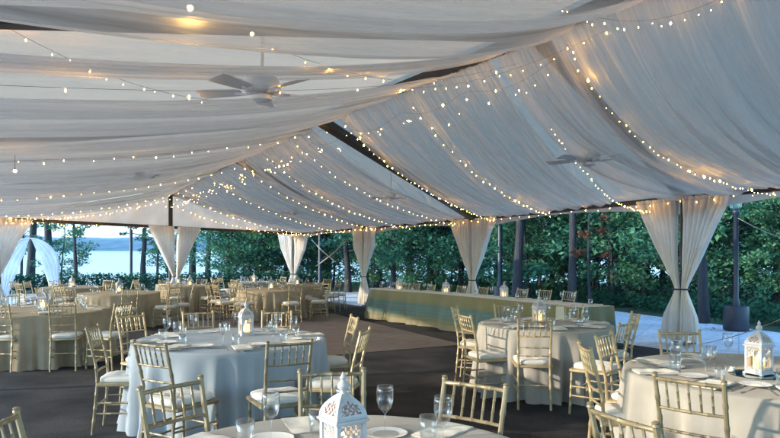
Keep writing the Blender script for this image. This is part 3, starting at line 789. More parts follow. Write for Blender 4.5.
def make_fork():
    m=MB(); 
    vs=[];fs=[]
    sec=[(-.10,.008,.004),(-.07,.006,.005),(0,.003,.006),(.03,.003,.004),(.045,.010,.003),(.06,.012,.004)]
    for y,w,z in sec: vs+=[(-w,y,z),(w,y,z),(w,y,z+.002),(-w,y,z+.002)]
    for i in range(len(sec)-1):
        for k in range(4): fs.append((i*4+k,i*4+(k+1)%4,i*4+4+(k+1)%4,i*4+4+k))
    fs+=[(3,2,1,0),tuple(range(len(vs)-4,len(vs)))]; m.add(vs,fs)
    for k in range(4): m.box((-.009+k*.006,.08,.006),(.0028,.042,.002))
    o=m.build('fork',M['silver'],smooth=False); return tag(o,'x','fork')
def make_knife():
    m=MB(); m.box((0,-.06,.004),(.010,.10,.004),bev=.001); m.box((0.001,.05,.003),(.014,.12,.0015)); o=m.build('knife',M['silver'],smooth=False); return tag(o,'x','knife')
def make_napkin():
    m=MB(); m.grid(lambda u,v:(lerp(-.07,.07,u),lerp(-.13,.13,v),.014+.003*math.sin(u*7)*math.sin(v*5)+.002*math.sin(v*17)),10,14)
    m.box((0,0,.006),(.138,.258,.010),bev=.003); o=m.build('folded_napkin',M['napkin']); return tag(o,'x','napkin')
def make_saucer():
    m=MB(); m.lathe([(.0,.003),(.05,.003),(.085,.012),(.088,.014),(.084,.013),(.05,.006),(0,.006)],28,cap=False); o=m.build('bread_plate',M['plate'],smooth='all'); return tag(o,'x','plate')
def make_votive():
    m=MB(); m.lathe([(.026,0),(.03,.01),(.034,.055),(.031,.055),(.027,.012),(0,.01)],16,cap=False); o=m.build('votive_glass',M['glass'],smooth='all'); return tag(o,'x','votive holder')
protos['fork']=make_fork(); protos['knife']=make_knife(); protos['napkin']=make_napkin(); protos['saucer']=make_saucer()
def lattice(m,w,h,origin,ux,uz,nrm,th=.004,nx=4,nz=4):
    """pierced screen: crossing bars and rings inside a frame"""
    o=Vector(origin);ux=Vector(ux);uz=Vector(uz)
    def pt(a,b): return o+ux*a+uz*b
    for k in range(-nz,nx+nz):
        for sg in (1,-1):
            pts=[]
            for t in range(0,9):
                b=h*t/8; a=(k/nx*w)+sg*b*(w/nx)/(h/nz)
                if sg<0: a=(k+nz)/nx*w - b*(w/nx)/(h/nz)*1
                if -1e-6<=a<=w+1e-6: pts.append(pt(a,b))
            if len(pts)>1: m.tube([pts[0],pts[-1]],th*.55,4,cap=False)
    for i in range(nx):
        for j in range(nz):
            c=pt((i+.5)*w/nx,(j+.5)*h/nz); r=min(w/nx,h/nz)*.30
            m.tube([c+ux*r*math.cos(q*PI/3)+uz*r*math.sin(q*PI/3) for q in range(7)],th*.5,4,cap=False)
def make_lantern(w=.12,body=.16,dome=.08,fancy=True):
    """square lantern, pierced panels, curved four-sided dome, finial with a ring"""
    root=empty('lantern',(0,0,0),0,'x','lantern')
    W=M['white_paint']; h=w/2
    m=MB(); m.box((0,0,.010),(w*1.10,w*1.10,.012),bev=.003); m.box((0,0,.022),(w,w,.012),bev=.002)
    for sx in (-1,1):
        for sy in (-1,1): m.box((sx*h*.98,sy*h*.98,.004),(.02,.02,.008))
    m.build('base',W,root)
    z0=.028; z1=z0+body
    for sx in (-1,1):
        for sy in (-1,1):
            m=MB(); m.box((sx*(h-.008),sy*(h-.008),(z0+z1)/2),(.016,.016,body),bev=.002); m.build('corner_post',W,root)
    m=MB(); m.box((0,0,z1+.004),(w*1.02,w*1.02,.008),bev=.002); m.box((0,0,z1+.012),(w*1.14,w*1.14,.010),bev=.003); m.box((0,0,z1+.0205),(w*1.04,w*1.04,.007),bev=.002); m.build('cornice',W,root)
    in_w=w-.034
    for (ux,o) in (((1,0,0),(-in_w/2,-h+.008,z0)),((1,0,0),(-in_w/2,h-.008,z0)),((0,1,0),(-h+.008,-in_w/2,z0)),((0,1,0),(h-.008,-in_w/2,z0))):
        g=MB(); O=Vector(o); U=Vector(ux); Z=Vector((0,0,1)); nn=U.cross(Z)*.001
        a=O+nn*0; g.add([a-nn,a+U*in_w-nn,a+U*in_w+Z*body-nn,a+Z*body-nn,a+nn,a+U*in_w+nn,a+U*in_w+Z*body+nn,a+Z*body+nn],[(0,1,2,3),(7,6,5,4),(0,4,5,1),(1,5,6,2),(2,6,7,3),(3,7,4,0)])
        p=g.build('pane',M['glass'],root,smooth=False)
        g=MB()
        # pierced arch head over the pane: spandrels with lattice
        lattice(g,in_w,body*.34,tuple(O+Z*body*.66),ux,(0,0,1),None,.0042,4,2)
        if fancy: lattice(g,in_w,body*.16,tuple(O+Z*0),ux,(0,0,1),None,.004,5,1)
        pts=[]
        for q in range(13):
            aa=PI*q/12; pts.append(O+U*(in_w/2-in_w/2*.96*math.cos(aa))+Z*(body*.50+body*.17*math.sin(aa)))
        g.tube(pts,.0042,5)
        for q_ in (0,1): g.tube([O+U*in_w*q_+Z*.001,O+U*in_w*q_+Z*body*.999],.003,4)
        g.tube([O+Z*.003,O+U*in_w+Z*.003],.004,4); g.tube([O+Z*body*.66,O+U*in_w+Z*body*.66],.003,4)
        g.build('pierced_panel',W,root)
    # dome: four curved ribs, pierced sides, inner shell
    zb=z1+.024
    def prof(t):  # half side as function of height 0..1
        return h*.98*(math.cos(t*PI/2*.93)**.78)*(1-t*.05)
    inn=MB(); vs=[];fs=[]; K=14
    def shell(sc_,mm):
        vs=[];fs=[]
        for i in range(K+1):
            t=i/K; r=prof(t)*sc_
            vs+=[(-r,-r,zb+dome*t),(r,-r,zb+dome*t),(r,r,zb+dome*t),(-r,r,zb+dome*t)]
        for i in range(K):
            for k in range(4): fs.append((i*4+k,i*4+(k+1)%4,i*4+4+(k+1)%4,i*4+4+k))
        fs.append(tuple(range(K*4,K*4+4))); mm.add(vs,fs)
    shell(.93,inn); inn.build('inner_shell',M['amber'],root,smooth=False)
    sh=MB()
    # white pierced skin: face strips with a window whose upper edge is a fan
    for f in range(4):
        ca,sa=math.cos(f*PI/2),math.sin(f*PI/2)
        def pt(a,t,off=1.0):
            r=prof(t)*off; x,y=a*r,-r; return Vector((x*ca-y*sa,x*sa+y*ca,zb+dome*t))
        def win(a,t): # inside pierced area
            return abs(a)<.74 and .14<t<.74-.30*abs(a)
        n1,n2=28,22
        for i in range(n1):
            for j in range(n2):
                a0,a1=-1+2*i/n1,-1+2*(i+1)/n1; t0,t1=j/n2,(j+1)/n2; ac,tc=(a0+a1)/2,(t0+t1)/2
                if win(ac,tc):
                    # foliage-like piercing
                    v=math.sin(ac*15+math.sin(tc*17)*1.2)*math.sin(tc*21+ac*ac*6)
                    if v<.18 : continue
                sh.add([pt(a0,t0),pt(a1,t0),pt(a1,t1),pt(a0,t1)],[(0,1,2,3)])
    sh.build('dome',W,root,smooth=False)
    rb=MB()
    for f in range(4):
        ca,sa=math.cos(f*PI/2),math.sin(f*PI/2)
        pts=[]
        for i in range(K+1):
            r=prof(i/K); x,y=r,-r; pts.append((x*ca-y*sa,x*sa+y*ca,zb+dome*i/K))
        rb.tube(pts,.0045,5)
    rb.build('dome_ribs',W,root)
    zt=zb+dome
    m=MB(); m.lathe([(.018,-.012),(.020,-.002),(.012,.004),(.010,.012),(.019,.022),(.021,.030),(.014,.042),(.007,.050),(.012,.058),(.008,.066),(.004,.072),(0,.082)],14,(0,0,zt),cap=False); m.build('finial',W,root)
    m=MB(); pts=[]
    for k in range(15):
        a=2*PI*k/14; pts.append((.012+.018*math.cos(a)*.7+.006,0.0,zt+.030+.026*math.sin(a)-.012))
    m.tube(pts,.0022,5,cap=False); m.build('ring',W,root)
    return root
lantern_p=make_lantern(.122,.152,.076,True); tag(lantern_p,cat='lantern'); lu=[False]
def make_candle():
    root=empty('pillar_candle',(0,0,0),0,'x','candle')
    m=MB(); m.lathe([(.034,0),(.036,.004),(.036,.086),(.032,.092),(.02,.088),(0,.086)],20); m.build('wax',M['candle'],root)
    m=MB(); m.lathe([(0,.088),(.005,.096),(.006,.103),(.003,.114),(0,.122)],8,cap=False); m.build('flame',M['flame'],root)
    return root
candle_p=make_candle(); cu=[False]
def lantern(x,y,rz,where,s=1,z=TH):
    place(lantern_p,not lu[0],(x,y,z+.002),rz,'white pierced metal lantern '+where,'white pierced lanterns on the tables',s); lu[0]=True
    place(candle_p,not cu[0],(x,y,z+.002+.030*s),rz,'amber pillar candle inside the lantern '+where,'candles inside the lanterns',s); cu[0]=True

WORDS={0:'right',45:'far right',90:'far',135:'far left',180:'left',225:'near left',270:'near',315:'near right'}
def setting(x,y,R,a,tn,side,full=True,gob=True):
    ca,sa=math.cos(a),math.sin(a); rz=a+PI/2
    def pt(r,t): return (x+ca*r-sa*t, y+sa*r+ca*t, TH+.0025)
    grp='place settings on the round tables'
    if gob: put_single('goblet',pt(R-.34,-.13),0,f'stemmed water goblet at the {side} setting of {tn}','stemmed goblets on the tables')
    put_single('tumbler',pt(R-.30,-.03),0,f'short clear tumbler at the {side} setting of {tn}','clear tumblers on the tables')
    if full:
        put_single('napkin',pt(R-.16,0.0),rz,f'folded cream napkin at the {side} setting of {tn}','folded napkins on the tables')
        put_single('fork',pt(R-.15,.13),rz+PI,f'steel fork at the {side} setting of {tn}','forks on the tables')
        put_single('knife',pt(R-.15,-.12),rz+PI,f'steel knife at the {side} setting of {tn}','knives on the tables')
        put_single('saucer',pt(R-.33,.16),0,f'small white plate at the {side} setting of {tn}','small plates on the tables')
# near tables
names={'T0':'the foreground table','T1':'the blue-shaded table left of centre','T2':'the cream table right of centre','T3':'the tan left edge table','T4':'the right edge table'}
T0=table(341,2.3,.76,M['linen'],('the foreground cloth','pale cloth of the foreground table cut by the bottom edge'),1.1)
T1=table(231,6.2,.87,M['linen_shaded'],('the blue-shaded cloth','pale blue-shaded floor-length cloth on the table left of centre'),2.2)
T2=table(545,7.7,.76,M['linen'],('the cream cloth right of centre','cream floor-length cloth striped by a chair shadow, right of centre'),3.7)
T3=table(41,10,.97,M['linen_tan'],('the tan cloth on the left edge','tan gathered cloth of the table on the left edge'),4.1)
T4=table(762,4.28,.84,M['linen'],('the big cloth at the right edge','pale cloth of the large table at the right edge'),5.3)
G='gold chiavari chairs around the round tables'
gc='gold chair '
def ch(px,d,dx,dy,lab,mat='gold'):
    p=at(px,d); chair(p.x,p.y,dx,dy,lab,G,mat)
ch(92,5.85,1,.12,gc+'seen side-on left of the blue-shaded table','gold_shaded')
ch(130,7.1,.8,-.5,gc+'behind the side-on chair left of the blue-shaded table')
ch(149,4.72,.5,.86,gc+'with its back to us at the near left of the blue-shaded table','gold_shaded')
ch(290,4.78,-.42,.9,gc+'with its back to us at the near right of the blue-shaded table','gold_shaded')
ch(355,6.9,-.92,-.25,gc+'on the far right of the blue-shaded table')
ch(366,5.55,-.97,.2,gc+'on the right of the blue-shaded table, nearer of two')
ch(277,7.55,.05,-1,gc+'back showing behind the lantern of the blue-shaded table, right')
ch(198,7.5,.4,-.9,gc+'back showing behind the blue-shaded table, left of its lantern')
ch(171,3.1,.8,-.6,gc+'in the bottom left, angled at the foreground table','gold_shaded')
ch(332,3.44,.12,-1,gc+'facing us behind the foreground lantern','gold_shaded')
ch(475,3.12,-.6,-.8,gc+'alone behind the foreground table, right of its glasses','gold_shaded')
ch(-6,2.36,1,.1,gc+'of which only a post corner shows at bottom left','gold_shaded')
ch(454,8.4,.95,-.3,gc+'edge-on at the far left of the cream table')
ch(464,7.2,.95,.3,gc+'nearer one on the left of the cream table')
ch(535,6.6,.12,.98,gc+'with its back to us in front of the cream table')
ch(506,8.8,.2,-1,gc+'behind the cream table, left of its lantern')
ch(570,8.6,-.4,-.9,gc+'behind the cream table, right of its lantern')
ch(636,7.35,-.95,.1,gc+'on the right of the cream table, farther of two')
ch(627,6.3,-.75,.65,gc+'on the right of the cream table, nearer of two')
ch(603,5.2,.78,-.62,gc+'on the far left of the right edge table')
ch(584,4.5,1,-.05,gc+'side-on at the left of the right edge table')
ch(620,2.48,.9,.43,gc+'cropped by the bottom edge, lowest near the right edge table','gold_shaded')
ch(688,3.26,.68,.73,gc+'with its back to us in front of the right edge table','gold_shaded')
ch(679,5.4,0,-1,gc+'facing us behind the right edge table, before the curtain')
ch(62,8.95,-.25,.95,gc+'with its back to us in front of the tan left table')
ch(-3,8.9,.1,1,gc+'cropped by the left edge beside the tan left table')
ch(124,9.2,-.9,.35,gc+'on the right of the tan left table')
ch(8,11.3,.6,-.8,gc+'behind the tan left table, at the left edge')
p=at(343,2.26)
lantern(p.x,p.y,.62,'on the foreground table',.94)
lantern(*at(246,6.45)[:2],.5,'on the blue-shaded table left of centre',1.0)
lantern(*at(539,7.7)[:2],.3,'on the cream table right of centre',1.0)
lantern(*at(43,9.9)[:2],.2,'on the tan table at the left edge',1.0)
lp=at(759,4.22); lantern(lp.x,lp.y,.45,'on the table at the right edge',1.0)
m=MB(); m.lathe([(0,0),(.17,0),(.172,.002),(.17,.004),(0,.004)],40,cap=False)
o=one('mirror_disc',m,M['mirror'],(lp.x,lp.y,TH-.0005),'dark round mirror under the lantern on the right edge table','mirror')
for ob in COL.objects:
    if ob.parent is None and ob.type=='EMPTY' and 'right edge' in ob.get('label','') and 'lantern' in ob['label']: ob.location.z+=.003
# tea light on right table
def tealight(px,d,lab):
    p=at(px,d,TH+.002); r=empty('tea_light',p,0,lab,'tea light','tea lights on the tables')
    m=MB(); m.lathe([(.020,0),(.024,.004),(.027,.034),(.025,.034),(.021,.006),(0,.006)],16,cap=False); m.build('glass_cup',M['glass'],r)
    m=MB(); m.lathe([(.018,.007),(.018,.018),(0,.018)],14); m.build('wax',M['plate'],r)
    m=MB(); m.lathe([(0,.018),(.004,.023),(.004,.028),(0,.036)],8,cap=False); m.build('flame',M['flame'],r)
tealight(731,4.3,'lit tea light beside the mirror on the right edge table')
tealight(318,6.0,'lit tea light on the blue-shaded table')
for (tn,T,R,angs) in (('T0',T0,.76,(50,110,150)),('T1',T1,.90,(200,245,290,335,20,65,110,155)),('T2',T2,.76,(180,225,270,315,0,45,90,135)),('T4',T4,.84,(100,140,180,220,255)),('T3',T3,.97,(0,60,120,180,240,300))):
    for a in angs:
        w=['right','far right','far','far left','left','near left','near','near right'][int(((a+22.5)%360)//45)]
        setting(T[0],T[1],R,math.radians(a),names[tn],w)
# glasses that stand close in the foreground
put_single('goblet',at(385,2.75,TH+.0025)+Vector((0,0,0)),0,'tall goblet right of the foreground lantern','stemmed goblets on the tables')
# ------------------------------------------------------------------ farther tables
far=[('A',119,15.5,.90,'linen_tan','the table behind the left edge table'),
     ('B',190,20,.80,'linen_tan','the table under the gable curtain'),
     ('C',176,21.6,.62,'linen','the farthest table by the gable'),
     ('D',72,19.0,.85,'linen_tan','the table near the arch'),
     ('E',254,24.0,.80,'linen','the small table before the hedge'),
     ('F',271,17.5,.86,'linen_tan','the yellow-lit middle table'),
     ('G',296,20.5,.85,'linen_tan','the table under the corner curtain')]
lant={'A':(119,15.4),'B':(190,19.9),'C':(178,21.6),'D':(72,19),'E':(254,24),'F':(271,17.4),'G':(297,20.4)}
ringa={'A':(250,300,340,20,70,120,170,212),'B':(265,310,0,50,90,140,190,225),'C':(0,90,180),'D':(285,335,25,75,130,180,235),'E':(0,55,110,160,210),'F':(255,300,345,35,80,140,185,222),'G':(245,290,330,15,60,110)}
for i,(k,px,d,R,mat,tn) in enumerate(far):
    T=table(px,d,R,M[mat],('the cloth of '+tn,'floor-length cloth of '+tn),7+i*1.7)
    for a in ringa[k]:
        w=['right','far right','far','far left','left','near left','near','near right'][int(((a+22.5)%360)//45)]
        aa=math.radians(a+random.uniform(-5,5)); rr=R+.40+random.uniform(-.06,.12)
        chair(T[0]+rr*math.cos(aa),T[1]+rr*math.sin(aa),-math.cos(aa),-math.sin(aa),'small gold chair on the '+w+' side of '+tn,G,back=False,jit=random.uniform(-.2,.2))
    lantern(*at(*lant[k])[:2],random.uniform(0,1.5),'on '+tn,1.0)
    for a in range(0,360,60):
        w=['right','far right','far','far left','left','near left','near','near right'][int(((a+22.5)%360)//45)]
        aa=math.radians(a+10); setting(T[0],T[1],R,aa,tn,w,full=False)
# two pale chairs at the far left edge
p=at(22,19.6); chair(p.x,p.y,1,0,'pale chair with white cushion at far left before the arch, left of two',G,back=False)
p=at(36,19.4); chair(p.x,p.y,1,-.1,'pale chair with white cushion at far left before the arch, right of two',G,back=False)

# ------------------------------------------------------------------ long head table with striped cloth
HT=[(-.52,18.35),(-.45,17.4),(.35,16.1),(1.12,14.75),(1.95,12.95),(2.48,11.7),(3.0,10.5)]
def ht_pt(u):
    k=u*(len(HT)-1); i=min(len(HT)-2,int(k)); t=k-i
    def cr(a,b,c,d,t): return .5*((2*b)+(-a+c)*t+(2*a-5*b+4*c-d)*t*t+(-a+3*b-3*c+d)*t**3)
    g=lambda j:HT[max(0,min(len(HT)-1,j))]
    return Vector((cr(g(i-1)[0],g(i)[0],g(i+1)[0],g(i+2)[0],t),cr(g(i-1)[1],g(i)[1],g(i+1)[1],g(i+2)[1],t),0))
ht=empty('head_table',(1.6,14.2,0),0,'long head table hidden under the gold and teal striped cloth','table')
m=MB()
def top(u,v):
    p=ht_pt(lerp(.03,.97,u)); q=Vector((.80,.42,0)); p=p+q*lerp(.03,.72,v); p.z=TH-.02; return p
m.grid(top,24,2); m.build('tabletop',M['plate'],ht,world=True)
for u in (.12,.4,.65,.92):
    for v in (.2,.8):
        b=top(u,v); m=MB(); m.tube([(b.x,b.y,.003),(b.x,b.y,TH-.022)],.015,8); m.build('leg',M['dark'],ht,world=True)
c0=empty('striped_tablecloth',(1.5,14.4,0),0,'gold and teal striped floor-length cloth on the long head table','tablecloth')
m=MB()
def skirt(u,v): # v 1 = top
    p=ht_pt(u); q=Vector((-.85,-.45,0)); k=(1-v)**.8
    s=u*9.6
    f=.06*math.sin(s*5.2+math.sin(s*2.1))+.05*math.sin(s*9+1+math.sin(s*3.3))+.08*noise.noise(Vector((s*1.7,v*.4,3)))
    p=p+q*(.02+k*(.10+f)); p.z=lerp(.012,TH,v)
    if v<.35: p.z += 0
    return p
m.grid(skirt,340,16,uv=True)
m.build('front_skirt',M['stripe'],c0,world=True,smooth='all')
m=MB()
def topc(u,v):
    p=ht_pt(u); q=Vector((.80,.42,0)); e=Vector((-.85,-.45,0))*.02
    p=p+e+(q*.78-e)*v; p.z=TH+.001*noise.noise(Vector((u*40,v*4,0))); return p
m.grid(topc,120,6); m.build('top_cover',M['napkin'],c0,world=True,smooth='all')
m=MB()
def back(u,v):
    p=ht_pt(u)+Vector((.80,.42,0))*.78+Vector((.85,.45,0))*(1-v)*(.05+.03*math.sin(u*60)); p.z=lerp(.012,TH,v); return p
m.grid(back,160,6,uv=True); m.build('rear_skirt',M['stripe'],c0,world=True,smooth='all')
for uu in (0,1):
    m=MB()
    def end(u,v,uu=uu):
        a=skirt(uu,v); b=back(uu,v); p=a.lerp(b,u); p+= Vector((.45,-.85,0))*(1 if uu else -1)*(.04*math.sin(u*14)*(1-v)); return p
    m.grid(end,30,10,uv=True); m.build('end_skirt',M['stripe'],c0,world=True,smooth='all')
HG='gold chairs behind the striped head table'
for i,(px,d,lb) in enumerate(((407,17.2,'leftmost of the row'),(417,16.6,'second from the left'),(432,15.9,'just left of the middle lantern'),(462,14.8,'just left of the big curtain'),(484,14.1,'just right of the big curtain'),(523,13.2,'right of the candlelit lantern'),(546,12.6,'second from the right'),(570,12.0,'rightmost of the row'))):
    p=at(px,d+.9); chair(p.x,p.y,-.85,-.5,'gold chair back behind the striped head table, '+lb,HG)
for px,d,w in ((399,16.6,'on the left part of the striped head table'),(446,15.0,'in the middle of the striped head table'),(504,13.1,'on the right part of the striped head table')):
    lantern(*at(px,d)[:2],.7,w,1.0)
for i in range(22):
    u=.06+.9*i/21; p=ht_pt(u)+Vector((.8,.42,0))*(.35+.08*(i%2)); p.z=TH+.003
    put_single('goblet' if i%3 else 'tumbler',p,0,'clear glass on the striped head table','glasses along the head table')
for i in range(8):
    u=.1+.85*i/7; p=ht_pt(u)+Vector((.8,.42,0))*.6; p.z=TH+.003
    put_single('napkin',p,1.1,'folded napkin on the striped head table','napkins along the head table')
# place cards on cream table
for i,(px,d,col) in enumerate(((560,8.2,'card'),)):
    m=MB(); m.add([(-.05,-.03,0),(.05,-.03,0),(.05,0,.16),(-.05,0,.16),(.05,.03,0),(-.05,.03,0)],[(0,1,2,3),(3,2,4,5)])
    one('menu_card',m,M['card'],at(px,d,TH+.003),'tall yellowish folded menu card on the cream table','card',smooth=False)

# ------------------------------------------------------------------ lamp posts, guy ropes, arch, hedge
def lamp_post(px,d,H,bw,bh,lab,shaft=.06):
    p=at(px,d); r=empty('lamp_post',p,0,lab,'lamp post')
    m=MB(); n=20
    m.lathe([(bw/2*.94,0),(bw/2,.015),(bw/2,bh-.03),(bw/2*.95,bh),(shaft*1.6,bh+.005)],n,cap=True); m.build('drum_base',M['iron'],r)
    m=MB(); m.lathe([(shaft*1.5,bh),(shaft*1.5,bh+.10),(shaft,bh+.16),(shaft,H-.45),(shaft*1.5,H-.42),(shaft*1.5,H-.38),(shaft*.8,H-.34)],12); m.build('shaft',M['iron'],r)
    m=MB(); m.lathe([(.07,H-.34),(.12,H-.30),(.15,H-.05),(.16,H-.03)],8); m.build('lamp_glass',M['glass'],r)
    m=MB(); m.lathe([(.19,H-.03),(.12,H+.07),(.03,H+.12),(.02,H+.18),(0,H+.20)],8); m.build('lamp_cap',M['iron'],r)
lamp_post(736,14.5,2.95,.52,.52,'dark lamp post on a drum base right of the near curtain',.05)
lamp_post(500,24,3.6,.5,.6,'dark lamp post behind the striped table, right of its curtain',.085)
lamp_post(131,36,3.9,.75,.62,'dark lamp post standing before the lake at left',.085)
lamp_post(320,31,3.6,.5,.5,'dark lamp post between the two far right curtains',.08)
def rope(a,b,lab,r=.0055,sag=.05):
    a=Vector(a);b=Vector(b); c=a.lerp(b,.5); root=MB()
    pts=[a.lerp(b,k/12)-Vector((0,0,sag*4*(k/12)*(1-k/12)))-c for k in range(13)]
    pts=[Vector((p.x,p.y,p.z+SL*p.y)) for p in pts]
    root.tube(pts,r,6); one('guy_rope',root,M['rope'],c,lab,'rope','guy ropes of the tent')
rope(pix(738,218,13.2),pix(800,243,11),'guy rope sloping down right from the near lamp post top')
rope(pix(700,344,11.6),pix(800,311,7.5),'taut guy rope passing behind the right edge lantern')
rope(pix(346,241,22.6),pix(316,266,28),'crossing guy rope falling left from the slim curtain',.02)
rope(pix(312,240,28),pix(336,262,24),'crossing guy rope rising left behind the slim curtain',.02)
# draped arch
ar=empty('draped_arch',at(30,24.5),0,'white voile draped round arch standing before the lake','arch')
bx,by=at(30,24.5)[:2]
def archpt(a,r=1.02): return Vector((math.cos(a)*r,0,1.32+math.sin(a)*r))
m=MB(); m.tube([Vector((-1.02,0,0))]+[archpt(PI-PI*k/24) for k in range(25)]+[Vector((1.02,0,0))],.02,8); m.build('hoop',M['white_paint'],ar)
for sg in (-1,1):
    m=MB()
    def fn(u,v,sg=sg):
        a=PI/2-sg*(PI/2)*min(1,v/.62)
        outer=archpt(a,1.04) if v<.62 else Vector((sg*1.04,0,lerp(1.32,0,(v-.62)/.38)))
        inner=Vector((sg*lerp(.02,.78,min(1,v/.85)**.95),0,lerp(2.34,.0,v)))
        p=outer.lerp(inner,u); p.y=.05*math.sin(u*26+v*3)*min(1,v*4)+.02; return p
    m.grid(fn,70,40); m.build('voile_panel',M['arch'],ar,smooth='all')

random.seed(5)
LEAF=[(-.5,0,0),(0,-.32,.05),(.5,0,0),(0,.32,.05)]
def leaves(m,c,r,n,size,flat_=.8):
    for _ in range(n):
        u=Vector((random.gauss(0,1),random.gauss(0,1),random.gauss(0,1))); u.normalize(); u*=r*random.random()**.38; u.z*=flat_
        s=size*random.uniform(.4,1.6)
        a=Vector((random.gauss(0,1),random.gauss(0,1),random.gauss(0,.55))).normalized(); b=a.cross(Vector((random.gauss(0,.6),random.gauss(0,.6),1))).normalized(); n_=a.cross(b)
        p=Vector(c)+u
        m.add([p+a*s*.5, p+b*s*.33+n_*s*.06, p-a*s*.5, p-b*s*.33+n_*s*.06],[(0,1,2,3)])
hd=empty('hedge',(-13,31.5,0),0,'clipped dark green hedge before the lake at left','hedge')
m=MB()
for k in range(230):
    t=k/229; x=lerp(-19.5,-3.2,t); y=lerp(29,33.5,t)
    leaves(m,(x+13,y-31.5,.55),.36,70,.12,1.3)
m.build('foliage',M['under'],hd,smooth=False)
# ------------------------------------------------------------------ trees
def make_tree(seed,H,kind,trunk_r,crown0,spread,nclump,nleaf,lsize,lmat):
    random.seed(seed)
    root=empty('tree',(0,0,0),0,'x','tree',shear=False)
    m=MB(); bend=[Vector((0,0,0))]; 
    for k in range(1,9):
        bend.append(Vector((bend[-1].x+random.uniform(-.13,.13)*H/12,bend[-1].y+random.uniform(-.13,.13)*H/12,H*.92*k/8)))
    rs=[trunk_r*(1.25 if k==0 else 1)*(1-.85*(k/8)) for k in range(9)]
    m.tube(bend,rs,9)
    cl=[]
    for k in range(nclump):
        t=random.random()**(.9); z=lerp(crown0,H,t)
        i=min(7,int(z/(H*.92)*8)); b=bend[i].lerp(bend[i+1],(z/(H*.92)*8)-i) if z<H*.92 else bend[8]
        shape = (1-t)**.6*.9+.15 if kind=='pine' else math.sin(min(1,(t*.85+.15))*PI)**.55
        R=spread*shape*random.uniform(.25,1.0); a=random.uniform(0,2*PI)
        e=Vector((b.x+R*math.cos(a),b.y+R*math.sin(a),z+R*(.25 if kind!='pine' else -.02)+random.uniform(-.3,.3)))
        if R>.5:
            s_=b-Vector((0,0,R*.35)) if kind!='pine' else b
            mid=s_.lerp(e,.5)+Vector((random.uniform(-.1,.1),random.uniform(-.1,.1),R*.06))
            rr=trunk_r*.22*(1-t*.6); m.tube([s_,mid,e],[rr,rr*.65,rr*.25],5,cap=False)
        cl.append((e,random.uniform(.5,1.05)*(spread/2.9)))
    m.build('trunk',M['bark'],root)
    c=MB()
    for e,r in cl: leaves(c,e,r*(1.0 if kind!='pine' else .85),nleaf,lsize,.55 if kind!='pine' else .35)
    c.build('crown',M[lmat],root,smooth=False)
    return root
TP=[make_tree(21,10,'oak',.12,1.0,3.0,100,150,.135,'leaf_dark'),
    make_tree(22,10,'oak',.14,1.5,3.3,100,150,.14,'leaf_mid'),
    make_tree(23,11,'pine',.14,1.7,2.6,95,150,.13,'leaf_pine'),
    make_tree(24,8,'oak',.09,.6,2.5,80,150,.125,'leaf_dark'),
    make_tree(25,10,'oak',.15,2.2,3.4,95,150,.14,'leaf_mid')]
sap=make_tree(51,5.2,'oak',.05,.25,1.7,70,110,.12,'leaf_mid')
sap2=make_tree(52,6.0,'oak',.06,.4,1.9,75,110,.12,'leaf_dark')
sparse=make_tree(31,8.5,'oak',.12,1.2,1.9,30,70,.15,'leaf_mid')
sparse2=make_tree(33,12,'pine',.20,2.4,2.2,30,55,.16,'leaf_pine')
tall=make_tree(35,15,'pine',.21,4.6,2.8,40,80,.2,'leaf_pine')
rust=make_tree(41,5,'oak',.05,.7,.75,26,60,.10,'leaf_rust')
tu=set()
def tree(pr,px,d,lab,grp,s=1,dz=0):
    o = pr if pr.name not in tu else copy_tree(pr); tu.add(pr.name)
    x=(px-390)*d/F; o.location=(x,d,gz(x,d)-.05+dz); o.rotation_euler=(0,0,random.uniform(0,6.28)); o.scale=(s,s,s*random.uniform(.92,1.1))
    tag(o,lab,'tree',grp); return o
random.seed(77)
LG='trees standing before the lake at left'
tree(tall,30,46,'thick grey trunk seen through the white arch',LG,1.3)
tree(tall,50,44,'thick straight trunk just right of the arch',LG,1.25)
tree(sparse,77,40,'small leafy tree with open crown before the pale lake',LG,1.05)
tree(sparse,20,50,'bushy tree behind the left half of the arch',LG,1.0)
tree(sparse2,143,44,'thin pine left of the gable pole, before the lake',LG,.95)
tree(sparse,156,42,'slender leafy tree just left of the gable pole curtain',LG,.8)
tree(tall,192,38,'dark leaning trunk right of the gable pole curtain',LG,.95)
tree(sparse2,208,42,'thin pine right of the leaning trunk',LG,.9)
tree(sparse2,2,42,'pine at the left picture edge',LG,.9)
tree(sap2,60,44,'low leafy tree between the arch and the open crown tree',LG,1.0)
tree(sap,168,46,'low leafy tree behind the gable pole curtain',LG,1.1)
tree(sparse,226,40,'leafy tree right of the thin pines',LG,1.1)
WG='dense wood of dark trees beyond the right side of the tent'
WL='dark green tree in the dense wood beyond the tent'
ks=[0]
def wood(x0,x1,d0,d1,n,smin=.8,smax=1.15):
    for i in range(n):
        px=lerp(x0,x1,(i+random.random())/n); d=random.uniform(d0,d1)
        pr=TP[(ks[0]*3+random.randint(0,1))%5]; ks[0]+=1
        tree(pr,px,d,WL,WG,random.uniform(smin,smax))
wood(225,345,34,52,8,.8,1.1); wood(215,345,56,80,4)
wood(345,480,28,38,9); wood(350,480,42,60,4,.9,1.3); wood(350,800,64,90,3,1,1.2)
wood(480,640,24,34,10); wood(480,640,38,55,4,.9,1.3)
wood(640,860,19,27,10,.75,1.05); wood(640,850,30,45,4,.9,1.3)
def saps(x0,x1,d0,d1,n):
    for i in range(n):
        px=lerp(x0,x1,(i+random.random())/n); d=lerp(d0,d1,(px-x0)/(x1-x0))+random.uniform(0,6)
        tree(sap if random.random()<.5 else sap2,px,d,'young leafy tree at the front edge of the wood beyond the tent','young trees along the front of the wood',random.uniform(.75,1.25))
